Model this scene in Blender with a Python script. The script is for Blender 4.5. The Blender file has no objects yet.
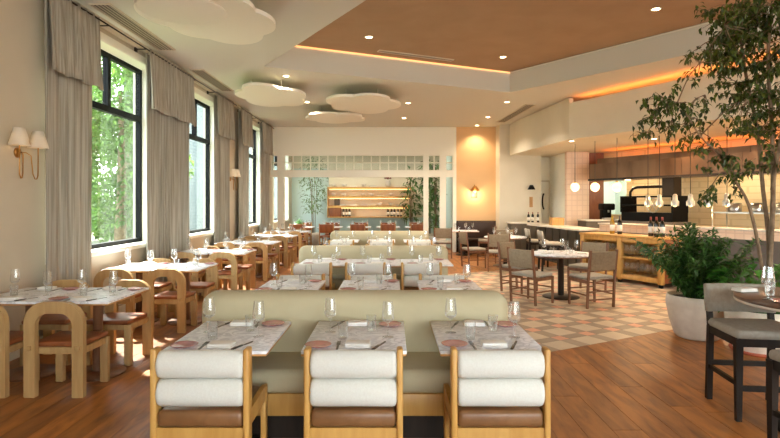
import bpy, bmesh, math, random
from mathutils import Vector, Matrix
random.seed(7)
PI = math.pi
SC = bpy.context.scene
COL = SC.collection

# ------------------------------------------------------------------ camera
# world: X right, Y into the room, Z up; camera 1.6 m above the floor
FPX, HX, HY = 525.0, 391.0, 202.0
cam = bpy.data.cameras.new('camera')
cam.sensor_width = 36.0
cam.lens = 36.0 * FPX / 780.0
cam.shift_x = (390 - HX) / 780.0
cam.shift_y = (HY - 219.0) / 780.0
cam.clip_start, cam.clip_end = 0.05, 300
camo = bpy.data.objects.new('camera', cam)
camo.location = (0, 0, 1.6)
camo.rotation_euler = (PI / 2, 0, 0)
COL.objects.link(camo)
SC.camera = camo

# ------------------------------------------------------------------ light
SC.view_settings.view_transform = 'Standard'
SC.view_settings.look = 'None'
SC.view_settings.gamma = 1.0
SC.view_settings.use_curve_mapping = False
SC.view_settings.exposure = 0.62
try:
    SC.cycles.use_denoising = True
    SC.cycles.max_bounces = 8
    SC.cycles.diffuse_bounces = 5
    SC.cycles.glossy_bounces = 3
    SC.cycles.transmission_bounces = 6
    SC.cycles.transparent_max_bounces = 24
    SC.cycles.sample_clamp_indirect = 6.0
    SC.cycles.caustics_reflective = False
    SC.cycles.caustics_refractive = False
except Exception:
    pass

w = bpy.data.worlds.new('sky')
SC.world = w
w.use_nodes = True
nt = w.node_tree
nt.nodes.clear()
out = nt.nodes.new('ShaderNodeOutputWorld')
bg = nt.nodes.new('ShaderNodeBackground')
sky = nt.nodes.new('ShaderNodeTexSky')
sky.sky_type = 'NISHITA'
sky.sun_disc = False
sky.sun_elevation = math.radians(50)
sky.sun_rotation = math.radians(-40)
sky.air_density = 1.2
sky.dust_density = 3.0
mixw = nt.nodes.new('ShaderNodeMixRGB')
mixw.inputs[0].default_value = 0.65
mixw.inputs[2].default_value = (8.6, 9.2, 9.3, 1)
nt.links.new(sky.outputs[0], mixw.inputs[1])
nt.links.new(mixw.outputs[0], bg.inputs[0])
bg.inputs[1].default_value = 1.0
nt.links.new(bg.outputs[0], out.inputs[0])

sl = bpy.data.lights.new('sun', 'SUN')
sl.energy = 20.0
sl.angle = math.radians(1.0)
sl.color = (1.0, 0.95, 0.87)
so = bpy.data.objects.new('sun', sl)
COL.objects.link(so)
so.rotation_euler = Vector((1.2, -1.4, -2.2)).to_track_quat('-Z', 'Y').to_euler()
so.location = (-20, 25, 30)

# ------------------------------------------------------------------ helpers
def lin(c):
    r = []
    for v in c:
        v /= 255.0
        r.append(v / 12.92 if v <= 0.04045 else ((v + 0.055) / 1.055) ** 2.4)
    return (r[0], r[1], r[2], 1.0)

MATS = {}
def mat(name, col, rough=0.6, metal=0.0, var=0.0, col2=None, scale=8.0, stretch=(1, 1, 1), bump=0.0, bscale=60.0,
        rnd=0.0, spec=0.5, coat=0.0, kind='noise', emit=None, estr=0.0, lo=0.35, hi=0.65, detail=4.0, sub=0.0):
    m = bpy.data.materials.new(name)
    m.use_nodes = True
    t = m.node_tree
    b = t.nodes['Principled BSDF']
    b.inputs['Roughness'].default_value = rough
    b.inputs['Metallic'].default_value = metal
    b.inputs['Specular IOR Level'].default_value = spec
    if coat: b.inputs['Coat Weight'].default_value = coat
    c1 = lin(col)
    b.inputs['Base Color'].default_value = c1
    tc = t.nodes.new('ShaderNodeTexCoord')
    mp = t.nodes.new('ShaderNodeMapping')
    mp.inputs['Scale'].default_value = stretch
    t.links.new(tc.outputs['Object'], mp.inputs['Vector'])
    vec = mp.outputs['Vector']
    src = None
    rsum = None
    if rnd:
        oi = t.nodes.new('ShaderNodeObjectInfo')
        ge = t.nodes.new('ShaderNodeNewGeometry')
        ad = t.nodes.new('ShaderNodeMath'); ad.operation = 'ADD'
        t.links.new(oi.outputs['Random'], ad.inputs[0]); t.links.new(ge.outputs['Random Per Island'], ad.inputs[1])
        fr = t.nodes.new('ShaderNodeMath'); fr.operation = 'FRACT'
        t.links.new(ad.outputs[0], fr.inputs[0])
        rsum = fr.outputs[0]
        mu = t.nodes.new('ShaderNodeMath'); mu.operation = 'MULTIPLY'; mu.inputs[1].default_value = 37.0
        t.links.new(rsum, mu.inputs[0])
        va = t.nodes.new('ShaderNodeVectorMath'); va.operation = 'ADD'
        t.links.new(mp.outputs['Vector'], va.inputs[0]); t.links.new(mu.outputs[0], va.inputs[1])
        vec = va.outputs[0]
    if col2 is not None:
        if kind == 'vein':
            n1 = t.nodes.new('ShaderNodeTexNoise'); n1.inputs['Scale'].default_value = scale; n1.inputs['Detail'].default_value = 8
            n1.inputs['Distortion'].default_value = 1.6
            t.links.new(vec, n1.inputs['Vector'])
            s1 = t.nodes.new('ShaderNodeMath'); s1.operation = 'SUBTRACT'; s1.inputs[1].default_value = 0.5
            a1 = t.nodes.new('ShaderNodeMath'); a1.operation = 'ABSOLUTE'
            t.links.new(n1.outputs[0], s1.inputs[0]); t.links.new(s1.outputs[0], a1.inputs[0])
            fac = a1.outputs[0]
        else:
            n1 = t.nodes.new('ShaderNodeTexNoise'); n1.inputs['Scale'].default_value = scale; n1.inputs['Detail'].default_value = detail
            n1.inputs['Distortion'].default_value = 0.4
            t.links.new(vec, n1.inputs['Vector'])
            fac = n1.outputs[0]
        r = t.nodes.new('ShaderNodeValToRGB')
        r.color_ramp.elements[0].position = lo; r.color_ramp.elements[0].color = c1
        r.color_ramp.elements[1].position = hi; r.color_ramp.elements[1].color = lin(col2)
        t.links.new(fac, r.inputs[0])
        src = r.outputs[0]
    if rnd:
        hs = t.nodes.new('ShaderNodeHueSaturation')
        mr = t.nodes.new('ShaderNodeMapRange')
        mr.inputs['To Min'].default_value = 1.0 - rnd; mr.inputs['To Max'].default_value = 1.0 + rnd
        t.links.new(rsum, mr.inputs['Value']); t.links.new(mr.outputs[0], hs.inputs['Value'])
        if src is not None: t.links.new(src, hs.inputs['Color'])
        else: hs.inputs['Color'].default_value = c1
        src = hs.outputs[0]
    if src is not None: t.links.new(src, b.inputs['Base Color'])
    if bump:
        n2 = t.nodes.new('ShaderNodeTexNoise'); n2.inputs['Scale'].default_value = bscale; n2.inputs['Detail'].default_value = 3
        t.links.new(vec, n2.inputs['Vector'])
        bp = t.nodes.new('ShaderNodeBump'); bp.inputs['Strength'].default_value = bump; bp.inputs['Distance'].default_value = 0.01
        t.links.new(n2.outputs[0], bp.inputs['Height']); t.links.new(bp.outputs[0], b.inputs['Normal'])
    if emit is not None:
        b.inputs['Emission Color'].default_value = lin(emit); b.inputs['Emission Strength'].default_value = estr
    if sub:
        tr = t.nodes.new('ShaderNodeBsdfTranslucent')
        ms = t.nodes.new('ShaderNodeMixShader'); ms.inputs[0].default_value = sub
        if src is not None: t.links.new(src, tr.inputs[0])
        else: tr.inputs[0].default_value = c1
        o = t.nodes['Material Output']
        t.links.new(b.outputs[0], ms.inputs[1]); t.links.new(tr.outputs[0], ms.inputs[2]); t.links.new(ms.outputs[0], o.inputs[0])
    MATS[name] = m
    return m

def glass_mat(name, tint=(250, 252, 250), refl=0.9, rough=0.02, painted_gleam=0.0):
    m = bpy.data.materials.new(name); m.use_nodes = True
    t = m.node_tree; t.nodes.clear()
    o = t.nodes.new('ShaderNodeOutputMaterial')
    tr = t.nodes.new('ShaderNodeBsdfTransparent'); tr.inputs[0].default_value = lin(tint)
    gl = t.nodes.new('ShaderNodeBsdfGlossy'); gl.inputs['Roughness'].default_value = rough
    gl.inputs[0].default_value = (1, 1, 1, 1)
    lw = t.nodes.new('ShaderNodeLayerWeight'); lw.inputs[0].default_value = 0.5
    mu = t.nodes.new('ShaderNodeMath'); mu.operation = 'MULTIPLY_ADD'; mu.inputs[1].default_value = refl; mu.inputs[2].default_value = 0.06
    mu.use_clamp = True
    pw = t.nodes.new('ShaderNodeMath'); pw.operation = 'POWER'; pw.inputs[1].default_value = 2.0
    t.links.new(lw.outputs['Facing'], pw.inputs[0]); t.links.new(pw.outputs[0], mu.inputs[0])
    mx = t.nodes.new('ShaderNodeMixShader')
    df = t.nodes.new('ShaderNodeBsdfTranslucent'); df.inputs[0].default_value = (0.95, 0.96, 0.96, 1)
    d2 = t.nodes.new('ShaderNodeBsdfDiffuse'); d2.inputs[0].default_value = (0.95, 0.96, 0.96, 1)
    ma = t.nodes.new('ShaderNodeMixShader'); ma.inputs[0].default_value = 0.5
    t.links.new(df.outputs[0], ma.inputs[1]); t.links.new(d2.outputs[0], ma.inputs[2])
    mk = t.nodes.new('ShaderNodeMixShader'); mk.inputs[0].default_value = painted_gleam  # diffuse white mixed into the reflection, brightness put into the colour
    t.links.new(gl.outputs[0], mk.inputs[1]); t.links.new(ma.outputs[0], mk.inputs[2])
    t.links.new(mu.outputs[0], mx.inputs[0]); t.links.new(tr.outputs[0], mx.inputs[1]); t.links.new(mk.outputs[0], mx.inputs[2])
    t.links.new(mx.outputs[0], o.inputs[0])
    MATS[name] = m
    return m

class MB:
    """collects shapes; build() makes one mesh"""
    def __init__(s): s.v = []; s.f = []; s.sm = []; s.mi = []; s.cur = 0
    def add(s, vs, fs, smooth=False, M=None):
        n = len(s.v)
        for p in vs:
            p = Vector(p)
            if M is not None: p = M @ p
            s.v.append(tuple(p))
        for f in fs:
            s.f.append(tuple(i + n for i in f)); s.sm.append(smooth); s.mi.append(s.cur)
        return s
    def box(s, x0, x1, y0, y1, z0, z1, M=None):
        vs = [(x0, y0, z0), (x1, y0, z0), (x1, y1, z0), (x0, y1, z0), (x0, y0, z1), (x1, y0, z1), (x1, y1, z1), (x0, y1, z1)]
        return s.add(vs, [(0, 3, 2, 1), (4, 5, 6, 7), (0, 1, 5, 4), (1, 2, 6, 5), (2, 3, 7, 6), (3, 0, 4, 7)], False, M)
    def rbox(s, x0, x1, y0, y1, z0, z1, r=0.01, seg=2, M=None):
        bm = bmesh.new()
        bmesh.ops.create_cube(bm, size=1)
        for v in bm.verts:
            v.co = ((x0 + x1) / 2 + v.co.x * (x1 - x0), (y0 + y1) / 2 + v.co.y * (y1 - y0), (z0 + z1) / 2 + v.co.z * (z1 - z0))
        r = min(r, (x1 - x0) * .49, (y1 - y0) * .49, (z1 - z0) * .49)
        bmesh.ops.bevel(bm, geom=bm.edges[:], offset=r, segments=seg, profile=0.5, affect='EDGES')
        bm.verts.index_update()
        s.add([v.co.copy() for v in bm.verts], [[v.index for v in f.verts] for f in bm.faces], True, M)
        bm.free(); return s
    def bar(s, p0, p1, w, h=None, up=(0, 0, 1), w1=None, h1=None):
        """rectangular bar from p0 to p1"""
        h = w if h is None else h; w1 = w if w1 is None else w1; h1 = h if h1 is None else h1
        p0 = Vector(p0); p1 = Vector(p1); d = (p1 - p0).normalized(); up = Vector(up)
        if abs(d.dot(up)) > 0.99: up = Vector((0, 1, 0))
        a = d.cross(up).normalized(); b = a.cross(d).normalized()
        vs = []
        for p, ww, hh in ((p0, w, h), (p1, w1, h1)):
            for sx, sy in ((-1, -1), (1, -1), (1, 1), (-1, 1)):
                vs.append(p + a * sx * ww / 2 + b * sy * hh / 2)
        return s.add(vs, [(3, 2, 1, 0), (4, 5, 6, 7), (0, 1, 5, 4), (1, 2, 6, 5), (2, 3, 7, 6), (3, 0, 4, 7)])
    def tube(s, pts, r, n=8, closed=False, cap=True):
        pts = [Vector(p) for p in pts]; rr = r if isinstance(r, (list, tuple)) else [r] * len(pts)
        vs = []; fs = []; prev = None
        for i, p in enumerate(pts):
            if closed: d = pts[(i + 1) % len(pts)] - pts[i - 1]
            else: d = pts[min(i + 1, len(pts) - 1)] - pts[max(i - 1, 0)]
            d.normalize()
            if prev is None:
                a = d.orthogonal().normalized()
            else:
                a = prev - d * prev.dot(d)
                a = a.normalized() if a.length > 1e-6 else d.orthogonal().normalized()
            prev = a; b = d.cross(a)
            for k in range(n):
                t = 2 * PI * k / n
                vs.append(p + (a * math.cos(t) + b * math.sin(t)) * rr[i])
        m = len(pts)
        for i in range(m if closed else m - 1):
            for k in range(n):
                j = (i + 1) % m
                fs.append((i * n + k, i * n + (k + 1) % n, j * n + (k + 1) % n, j * n + k))
        if cap and not closed:
            fs.append(tuple(range(n - 1, -1, -1))); fs.append(tuple((m - 1) * n + k for k in range(n)))
        return s.add(vs, fs, True)
    def lathe(s, prof, n=24, c=(0, 0, 0), smooth=True, M=None, cap=False):
        """profile [(r,z)...] about the z axis through c"""
        vs = []; fs = []
        for r, z in prof:
            for k in range(n):
                t = 2 * PI * k / n
                vs.append((c[0] + r * math.cos(t), c[1] + r * math.sin(t), c[2] + z))
        for i in range(len(prof) - 1):
            for k in range(n):
                fs.append((i * n + k, i * n + (k + 1) % n, (i + 1) * n + (k + 1) % n, (i + 1) * n + k))
        if cap and prof[0][0] > 1e-4: fs.append(tuple(range(n - 1, -1, -1)))
        if cap and prof[-1][0] > 1e-4: fs.append(tuple((len(prof) - 1) * n + k for k in range(n)))
        return s.add(vs, fs, smooth, M)
    def prism(s, poly, z0, z1, M=None, smooth=False):
        n = len(poly)
        vs = [(p[0], p[1], z0) for p in poly] + [(p[0], p[1], z1) for p in poly]
        fs = [tuple(range(n - 1, -1, -1)), tuple(range(n, 2 * n))]
        for i in range(n):
            j = (i + 1) % n; fs.append((i, j, n + j, n + i))
        return s.add(vs, fs, smooth, M)
    def mesh(s, name, m, extra=()):
        me = bpy.data.meshes.new(name)
        me.from_pydata(s.v, [], s.f)
        if any(s.sm): me.polygons.foreach_set('use_smooth', s.sm)
        me.materials.append(MATS[m])
        for e in extra: me.materials.append(MATS[e])
        if extra: me.polygons.foreach_set('material_index', s.mi)
        bm = bmesh.new(); bm.from_mesh(me); bmesh.ops.recalc_face_normals(bm, faces=bm.faces[:]); bm.to_mesh(me); bm.free()
        if any(s.sm) and not all(s.sm):
            pass
        me.update()
        return me

def link(name, data, parent=None):
    o = bpy.data.objects.new(name, data); COL.objects.link(o)
    if parent is not None: o.parent = parent
    return o
def tag(o, label=None, cat=None, group=None, kind=None):
    if label: o['label'] = label
    if cat: o['category'] = cat
    if group: o['group'] = group
    if kind: o['kind'] = kind
    return o
def thing(name, loc, label, cat, group=None, rz=0):
    o = link(name, None); o.empty_display_size = 0.1
    o.location = loc; o.rotation_euler = (0, 0, rz)
    return tag(o, label, cat, group)
def part(parent, name, mb, m, label=None, extra=()):
    o = link(name, mb.mesh(name, m, extra) if isinstance(mb, MB) else mb, parent)
    if label: o['label'] = label
    return o
def single(name, mb, m, label, cat, loc=(0, 0, 0), rz=0, group=None, extra=()):
    o = link(name, mb.mesh(name, m, extra) if isinstance(mb, MB) else mb)
    o.location = loc; o.rotation_euler = (0, 0, rz)
    return tag(o, label, cat, group)
def struct(name, mb, m, label=None, loc=(0, 0, 0), rz=0):
    o = link(name, mb.mesh(name, m)); o.location = loc; o.rotation_euler = (0, 0, rz)
    o['kind'] = 'structure'
    if label: o['label'] = label
    return o

class Proto:
    """mesh data of one kind of thing; put() makes an individual with its own parts"""
    def __init__(s, name, cat): s.name = name; s.cat = cat; s.parts = []
    def add(s, name, mb, m, parent=None, label=None, mat4=None):
        s.parts.append((name, mb.mesh(name, m) if isinstance(mb, MB) else mb, parent, label, mat4)); return len(s.parts) - 1
    def put(s, loc, rz, label, group=None, scale=None):
        if len(s.parts) == 1:
            r = link(s.name, s.parts[0][1])
        else:
            r = link(s.name, None); r.empty_display_size = 0.1
            objs = []
            for nm, me, pa, lb, m4 in s.parts:
                o = link(nm, me, r if pa is None else objs[pa])
                if m4 is not None: o.matrix_local = m4
                if lb: o['label'] = lb
                objs.append(o)
        r.location = loc; r.rotation_euler = (0, 0, rz)
        if scale: r.scale = (scale,) * 3
        return tag(r, label, s.cat, group)

def P(px, py, d):
    """point in the room at distance d along Y whose measured image position is px, py"""
    return ((px - HX) * d / FPX, d, 1.6 - (py - HY) * d / FPX)

U = Vector((0.474, -0.8805)); V = Vector((0.8805, 0.474))      # bar direction and its normal
ROTU = math.atan2(U.y, U.x); ROTV = math.atan2(V.y, V.x)
def UV(o, a, b): return (o[0] + U.x * a + V.x * b, o[1] + U.y * a + V.y * b)

# ------------------------------------------------------------------ materials
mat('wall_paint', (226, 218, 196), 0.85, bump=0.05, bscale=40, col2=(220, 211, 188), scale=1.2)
mat('window_wall_paint', (205, 194, 172), 0.85, bump=0.05, bscale=40, col2=(199, 187, 165), scale=1.2)  # cream wall paint darkened; dim light on the window wall put into it
mat('white_paint', (240, 236, 220), 0.7, bump=0.03, bscale=50)
mat('ceiling_paint', (214, 212, 200), 0.9, bump=0.03, bscale=30)
mat('tan_paint', (176, 146, 114), 0.9, bump=0.04, bscale=30, col2=(170, 140, 108), scale=2)
mat('ochre_paint', (226, 186, 138), 0.85, bump=0.05, bscale=30)
mat('aqua_paint', (202, 220, 212), 0.8, bump=0.03, bscale=30)
mat('moulding', (214, 204, 182), 0.7)
mat('black_metal', (10, 10, 10), 0.5, spec=0.12)
mat('bronze', (52, 42, 34), 0.4, 0.6)
mat('brass', (178, 132, 72), 0.3, 1.0)
mat('cutlery_steel', (104, 102, 98), 0.3, 1.0)
mat('steel', (190, 190, 186), 0.3, 1.0)
mat('grille', (170, 158, 138), 0.6)
mat('grille_dark', (62, 55, 46), 0.8)
mat('linen', (190, 184, 169), 0.95, col2=(152, 146, 132), scale=45, stretch=(1, 1, 0.02), bump=0.25, bscale=220, sub=0.12)
mat('plank_wood', (126, 74, 33), 0.4, col2=(180, 116, 54), scale=2.4, stretch=(1.1, 5, 5), bump=0.05, bscale=10, rnd=0.17, lo=0.3, hi=0.62, detail=6)
mat('plank_wood_grey', (114, 68, 34), 0.4, col2=(164, 104, 52), scale=2.4, stretch=(1.1, 5, 5), bump=0.05, bscale=10, rnd=0.2, lo=0.3, hi=0.7, detail=6)
mat('sub_floor', (70, 44, 28), 0.8)
mat('tile_cream', (212, 195, 168), 0.42, col2=(204, 186, 160), scale=5, rnd=0.05)
mat('tile_taupe', (168, 149, 127), 0.42, col2=(159, 140, 118), scale=5, rnd=0.06)
mat('tile_salmon', (228, 170, 140), 0.42, col2=(220, 160, 130), scale=5, rnd=0.05)
mat('marble', (214, 210, 206), 0.4, spec=0.3, kind='vein', col2=(146, 142, 142), scale=7.0, lo=0.0, hi=0.16)
# veins are the thin part of the ramp: swap so that the vein is dark
r_ = MATS['marble'].node_tree.nodes
for nd in r_:
    if nd.type == 'VALTORGB':
        nd.color_ramp.elements[0].color = lin((206, 207, 212)); nd.color_ramp.elements[0].position = 0.0
        nd.color_ramp.elements[1].color = lin((243, 244, 247)); nd.color_ramp.elements[1].position = 0.09
mat('oak', (198, 148, 82), 0.45, col2=(178, 128, 66), scale=3, stretch=(6, 6, 0.8), rnd=0.06)
mat('oak_pale', (192, 158, 106), 0.5, col2=(174, 138, 88), scale=3, stretch=(6, 6, 0.8), rnd=0.08)
mat('oak_honey', (206, 160, 88), 0.4, col2=(190, 142, 72), scale=3, stretch=(6, 6, 0.8), rnd=0.05)
mat('walnut', (134, 94, 68), 0.45, col2=(116, 78, 54), scale=3, stretch=(6, 6, 0.8))
mat('dark_wood', (46, 36, 28), 0.55, spec=0.2, col2=(36, 28, 22), scale=3, stretch=(5, 5, 0.8))
mat('seat_wood', (150, 88, 50), 0.42, col2=(132, 74, 40), scale=3, stretch=(4, 4, 1))
mat('leather', (134, 94, 58), 0.38, col2=(118, 81, 48), scale=9, bump=0.08, bscale=120)
mat('cushion', (218, 218, 210), 0.92, col2=(212, 211, 202), scale=90, bump=0.12, bscale=260)
mat('olive_velvet', (195, 184, 151), 0.85, col2=(188, 177, 144), scale=3, bump=0.08, bscale=200)
mat('grey_fabric', (172, 167, 154), 0.9, col2=(162, 156, 143), scale=30, bump=0.1, bscale=220)
mat('taupe_fabric', (150, 134, 110), 0.9, col2=(138, 122, 98), scale=30, bump=0.1, bscale=220)
mat('linen_white', (240, 238, 232), 0.9, bump=0.1, bscale=200)
mat('pink_ceramic', (194, 132, 130), 0.25, coat=0.5)
mat('concrete', (224, 212, 194), 0.85, col2=(208, 194, 176), scale=6, bump=0.15, bscale=40)
mat('terracotta', (176, 92, 66), 0.8)
mat('soil', (46, 36, 28), 0.95, bump=0.6, bscale=60)
mat('bark', (140, 118, 92), 0.85, col2=(112, 92, 70), scale=14, bump=0.2, bscale=50)
mat('leaf_dark', (80, 120, 54), 0.45, col2=(48, 84, 36), scale=6, rnd=0.35, sub=0.25)
mat('leaf_ficus', (88, 104, 36), 0.4, col2=(42, 62, 22), scale=2.5, rnd=0.4, sub=0.25)
mat('leaf_bright', (86, 150, 58), 0.45, col2=(62, 122, 44), scale=5, rnd=0.3, sub=0.3)
mat('leaf_street', (104, 136, 58), 0.6, col2=(66, 100, 38), scale=1.0, rnd=0.45, sub=0.45)
mat('leaf_sage', (134, 150, 110), 0.6, col2=(96, 122, 80), scale=3, rnd=0.3, sub=0.3)
mat('leaf_palm', (104, 136, 74), 0.5, col2=(70, 104, 50), scale=4, rnd=0.35, sub=0.3)
mat('pale_brick', (214, 212, 204), 0.85, rnd=0.06)
mat('mortar', (176, 174, 168), 0.9)
mat('pavement', (170, 166, 158), 0.9)
mat('grass', (94, 100, 66), 0.9, col2=(80, 86, 54), scale=3)
mat('pink_tile', (226, 196, 166), 0.35, rnd=0.05)
mat('kitchen_tile', (222, 190, 140), 0.3, rnd=0.06)
mat('copper', (134, 100, 76), 0.3, 1.0, col2=(104, 74, 54), scale=1.5, stretch=(1, 1, 0.3))
mat('bar_front', (92, 84, 70), 0.6)
mat('slate', (96, 90, 84), 0.6)
mat('white_stone', (226, 218, 204), 0.25, col2=(214, 204, 190), scale=4)
mat('bottle_dark', (16, 20, 16), 0.12, coat=0.6)
mat('bottle_amber', (168, 132, 46), 0.15, coat=0.6)
mat('paper', (232, 226, 214), 0.8)
mat('dark_leather', (60, 40, 30), 0.5)
mat('shade_fabric', (232, 228, 220), 0.9, sub=0.4)
mat('globe_glow', (255, 236, 200), 0.4, emit=(255, 214, 150), estr=1.1)
mat('bulb_glow', (255, 220, 160), 0.4, emit=(255, 200, 120), estr=4.0)
mat('added_hood_glow', (255, 200, 140), 0.4, emit=(255, 130, 50), estr=16.0)  # for the made-up strip that tints the kitchen ceiling orange
mat('brown_top', (116, 88, 68), 0.35, col2=(98, 72, 54), scale=3, stretch=(1, 7, 1))
mat('down_glow', (255, 240, 220), 0.4, emit=(255, 226, 180), estr=14.0)
mat('strip_glow', (255, 220, 170), 0.4, emit=(255, 190, 120), estr=5.0)
mat('line_glow', (255, 220, 170), 0.4, emit=(255, 180, 110), estr=0.8)
mat('cove_glow', (255, 220, 170), 0.4, emit=(255, 140, 60), estr=16.0)
mat('white_metal', (236, 232, 224), 0.4)
mat('crockery', (206, 198, 184), 0.4)
mat('book_red', (130, 52, 44), 0.7); mat('book_yellow', (196, 168, 66), 0.7); mat('book_teal', (74, 110, 112), 0.7); mat('book_grey', (90, 88, 84), 0.7)
glass_mat('clear_glass', (253, 254, 254), 0.85, painted_gleam=0.3)
glass_mat('pane_glass', (246, 250, 250), 0.1)
# ------------------------------------------------------------------ tiled wall materials (tiles too small to pick apart)
def brick_mat(name, c1, c2, mortar, bw, bh, offs, rough=0.4, msize=0.012, swap=True):
    m = bpy.data.materials.new(name); m.use_nodes = True
    t = m.node_tree; b = t.nodes['Principled BSDF']; b.inputs['Roughness'].default_value = rough
    tc = t.nodes.new('ShaderNodeTexCoord'); sx = t.nodes.new('ShaderNodeSeparateXYZ'); cb = t.nodes.new('ShaderNodeCombineXYZ')
    t.links.new(tc.outputs['Object'], sx.inputs[0])
    ad = t.nodes.new('ShaderNodeMath'); ad.operation = 'ADD'
    t.links.new(sx.outputs['X'], ad.inputs[0]); t.links.new(sx.outputs['Y'], ad.inputs[1])
    t.links.new(ad.outputs[0], cb.inputs['X']); t.links.new(sx.outputs['Z'], cb.inputs['Y'])
    br = t.nodes.new('ShaderNodeTexBrick')
    br.inputs['Color1'].default_value = lin(c1); br.inputs['Color2'].default_value = lin(c2); br.inputs['Mortar'].default_value = lin(mortar)
    br.inputs['Scale'].default_value = 1.0; br.inputs['Mortar Size'].default_value = msize
    br.inputs['Brick Width'].default_value = bw; br.inputs['Row Height'].default_value = bh; br.offset = offs
    t.links.new(cb.outputs[0], br.inputs['Vector']); t.links.new(br.outputs['Color'], b.inputs['Base Color'])
    bp = t.nodes.new('ShaderNodeBump'); bp.inputs['Strength'].default_value = 0.3; bp.inputs['Distance'].default_value = 0.005; bp.invert = True
    t.links.new(br.outputs['Fac'], bp.inputs['Height']); t.links.new(bp.outputs[0], b.inputs['Normal'])
    MATS[name] = m
brick_mat('pink_tiling', (232, 206, 180), (227, 199, 172), (218, 190, 165), 0.15, 0.15, 0.0)
brick_mat('kitchen_tiling', (238, 212, 164), (233, 206, 157), (222, 194, 146), 0.3, 0.15, 0.5)
brick_mat('house_brick', (84, 92, 90), (76, 84, 82), (64, 72, 70), 0.5, 0.16, 0.5, 0.85, 0.02)

H = 4.0            # ceiling of the dining room
HC = 4.45          # raised coffer
LX = -3.85         # inner face of the window wall
# ------------------------------------------------------------------ floor
sub = MB().box(-4.2, 16.5, -4.0, 21.0, -0.12, -0.02)
floor = struct('floor', sub, 'sub_floor', 'reddish brown wood plank floor with an inset of harlequin tiles')

def clip(poly, nx, ny, c):
    """keep the side nx*x+ny*y >= c"""
    res = []
    for i in range(len(poly)):
        p, q = poly[i], poly[(i + 1) % len(poly)]
        a = nx * p[0] + ny * p[1] - c; b = nx * q[0] + ny * q[1] - c
        if a >= 0: res.append(p)
        if (a >= 0) != (b >= 0):
            t = a / (a - b); res.append((p[0] + (q[0] - p[0]) * t, p[1] + (q[1] - p[1]) * t))
    return res
def in_view(x, y, m=40):
    if y < 0.5: return False
    px = HX + x / y * FPX; py = HY + 1.6 / y * FPX
    return -m < px < 780 + m and py < 438 + m
TO = (1.7, 5.6)                 # corner where tile meets wood
XS = 0.95                       # seam between the two lays of planks
pieces = []                     # (distance, name, origin, angle, polygon in local coords, material)
def lay(o, ang, a0, a1, b0, b1, wdt, limits, mats, seed):
    rn = random.Random(seed); ca, sa = math.cos(ang), math.sin(ang)
    b = b0
    while b < b1 - 1e-6:
        a = a0 - rn.random() * 1.8
        while a < a1:
            L = rn.choice((1.2, 1.5, 1.8, 2.1))
            lo, hi = max(a, a0), min(a + L, a1)
            if hi - lo > 0.02:
                bb = min(b + wdt, b1)
                poly = [(o[0] + ca * x - sa * y, o[1] + sa * x + ca * y) for x, y in ((lo + .0015, b + .0015), (hi - .0015, b + .0015), (hi - .0015, bb - .0015), (lo + .0015, bb - .0015))]
                for nx, ny, c in limits: poly = clip(poly, nx, ny, c) if poly else poly
                if len(poly) >= 3:
                    cx = sum(p[0] for p in poly) / len(poly); cy = sum(p[1] for p in poly) / len(poly)
                    ok = any(in_view(*p) for p in poly) or in_view(cx, cy)
                    pieces.append((math.hypot(cx, cy) + (0 if ok else 100), 'plank', (cx, cy), ang, poly, rn.choice(mats)))
            a += L
        b += wdt
# window side: boards run away from the camera
lay((LX, -4.0), PI / 2, 0.0, 20.9, -(XS - 0.005 - LX), 0.0, 0.19, [], ['plank_wood', 'plank_wood', 'plank_wood_grey'], 3)
# bar side, before the tiles and behind them
cU = U.x * TO[0] + U.y * TO[1]
lay((XS + 0.003, -4.0), PI / 2, 0.0, 16.0, -9.0, 0.0, 0.21, [(U.x, U.y, cU + 0.003)], ['plank_wood'], 4)
lay((XS + 0.003, -4.0), PI / 2, 8.0, 24.9, -9.0, 0.0, 0.21, [(-U.x, -U.y, -(cU - 5.503))], ['plank_wood'], 5)
pieces.sort(key=lambda q: q[0])
def place_pieces(pcs, nmax, far_name):
    rest = {}
    for i, (d, nm, c, ang, poly, m) in enumerate(pcs):
        ca, sa = math.cos(-ang), math.sin(-ang)
        loc = [((x - c[0]) * ca - (y - c[1]) * sa, (x - c[0]) * sa + (y - c[1]) * ca) for x, y in poly]
        if i < nmax and d < 99:
            key = (nm, m, tuple((round(a, 3), round(b, 3)) for a, b in loc))
            if key not in PIECE: PIECE[key] = MB().prism(loc, -0.02, 0.0).mesh(nm, m)
            o = link(nm, PIECE[key], floor); o.location = (c[0], c[1], 0); o.rotation_euler = (0, 0, ang)
        else:
            k = (round(ang, 3), m)
            rest.setdefault(k, MB())
            rest[k].prism([(x * ca - y * sa, x * sa + y * ca) for x, y in poly], -0.02, 0.0)
    for (ang, m), mb in rest.items():
        o = link(far_name, mb.mesh(far_name, m), floor); o.rotation_euler = (0, 0, ang); o['kind'] = 'stuff'
PIECE = {}
place_pieces(pieces, 300, 'distant_planking')
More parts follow.
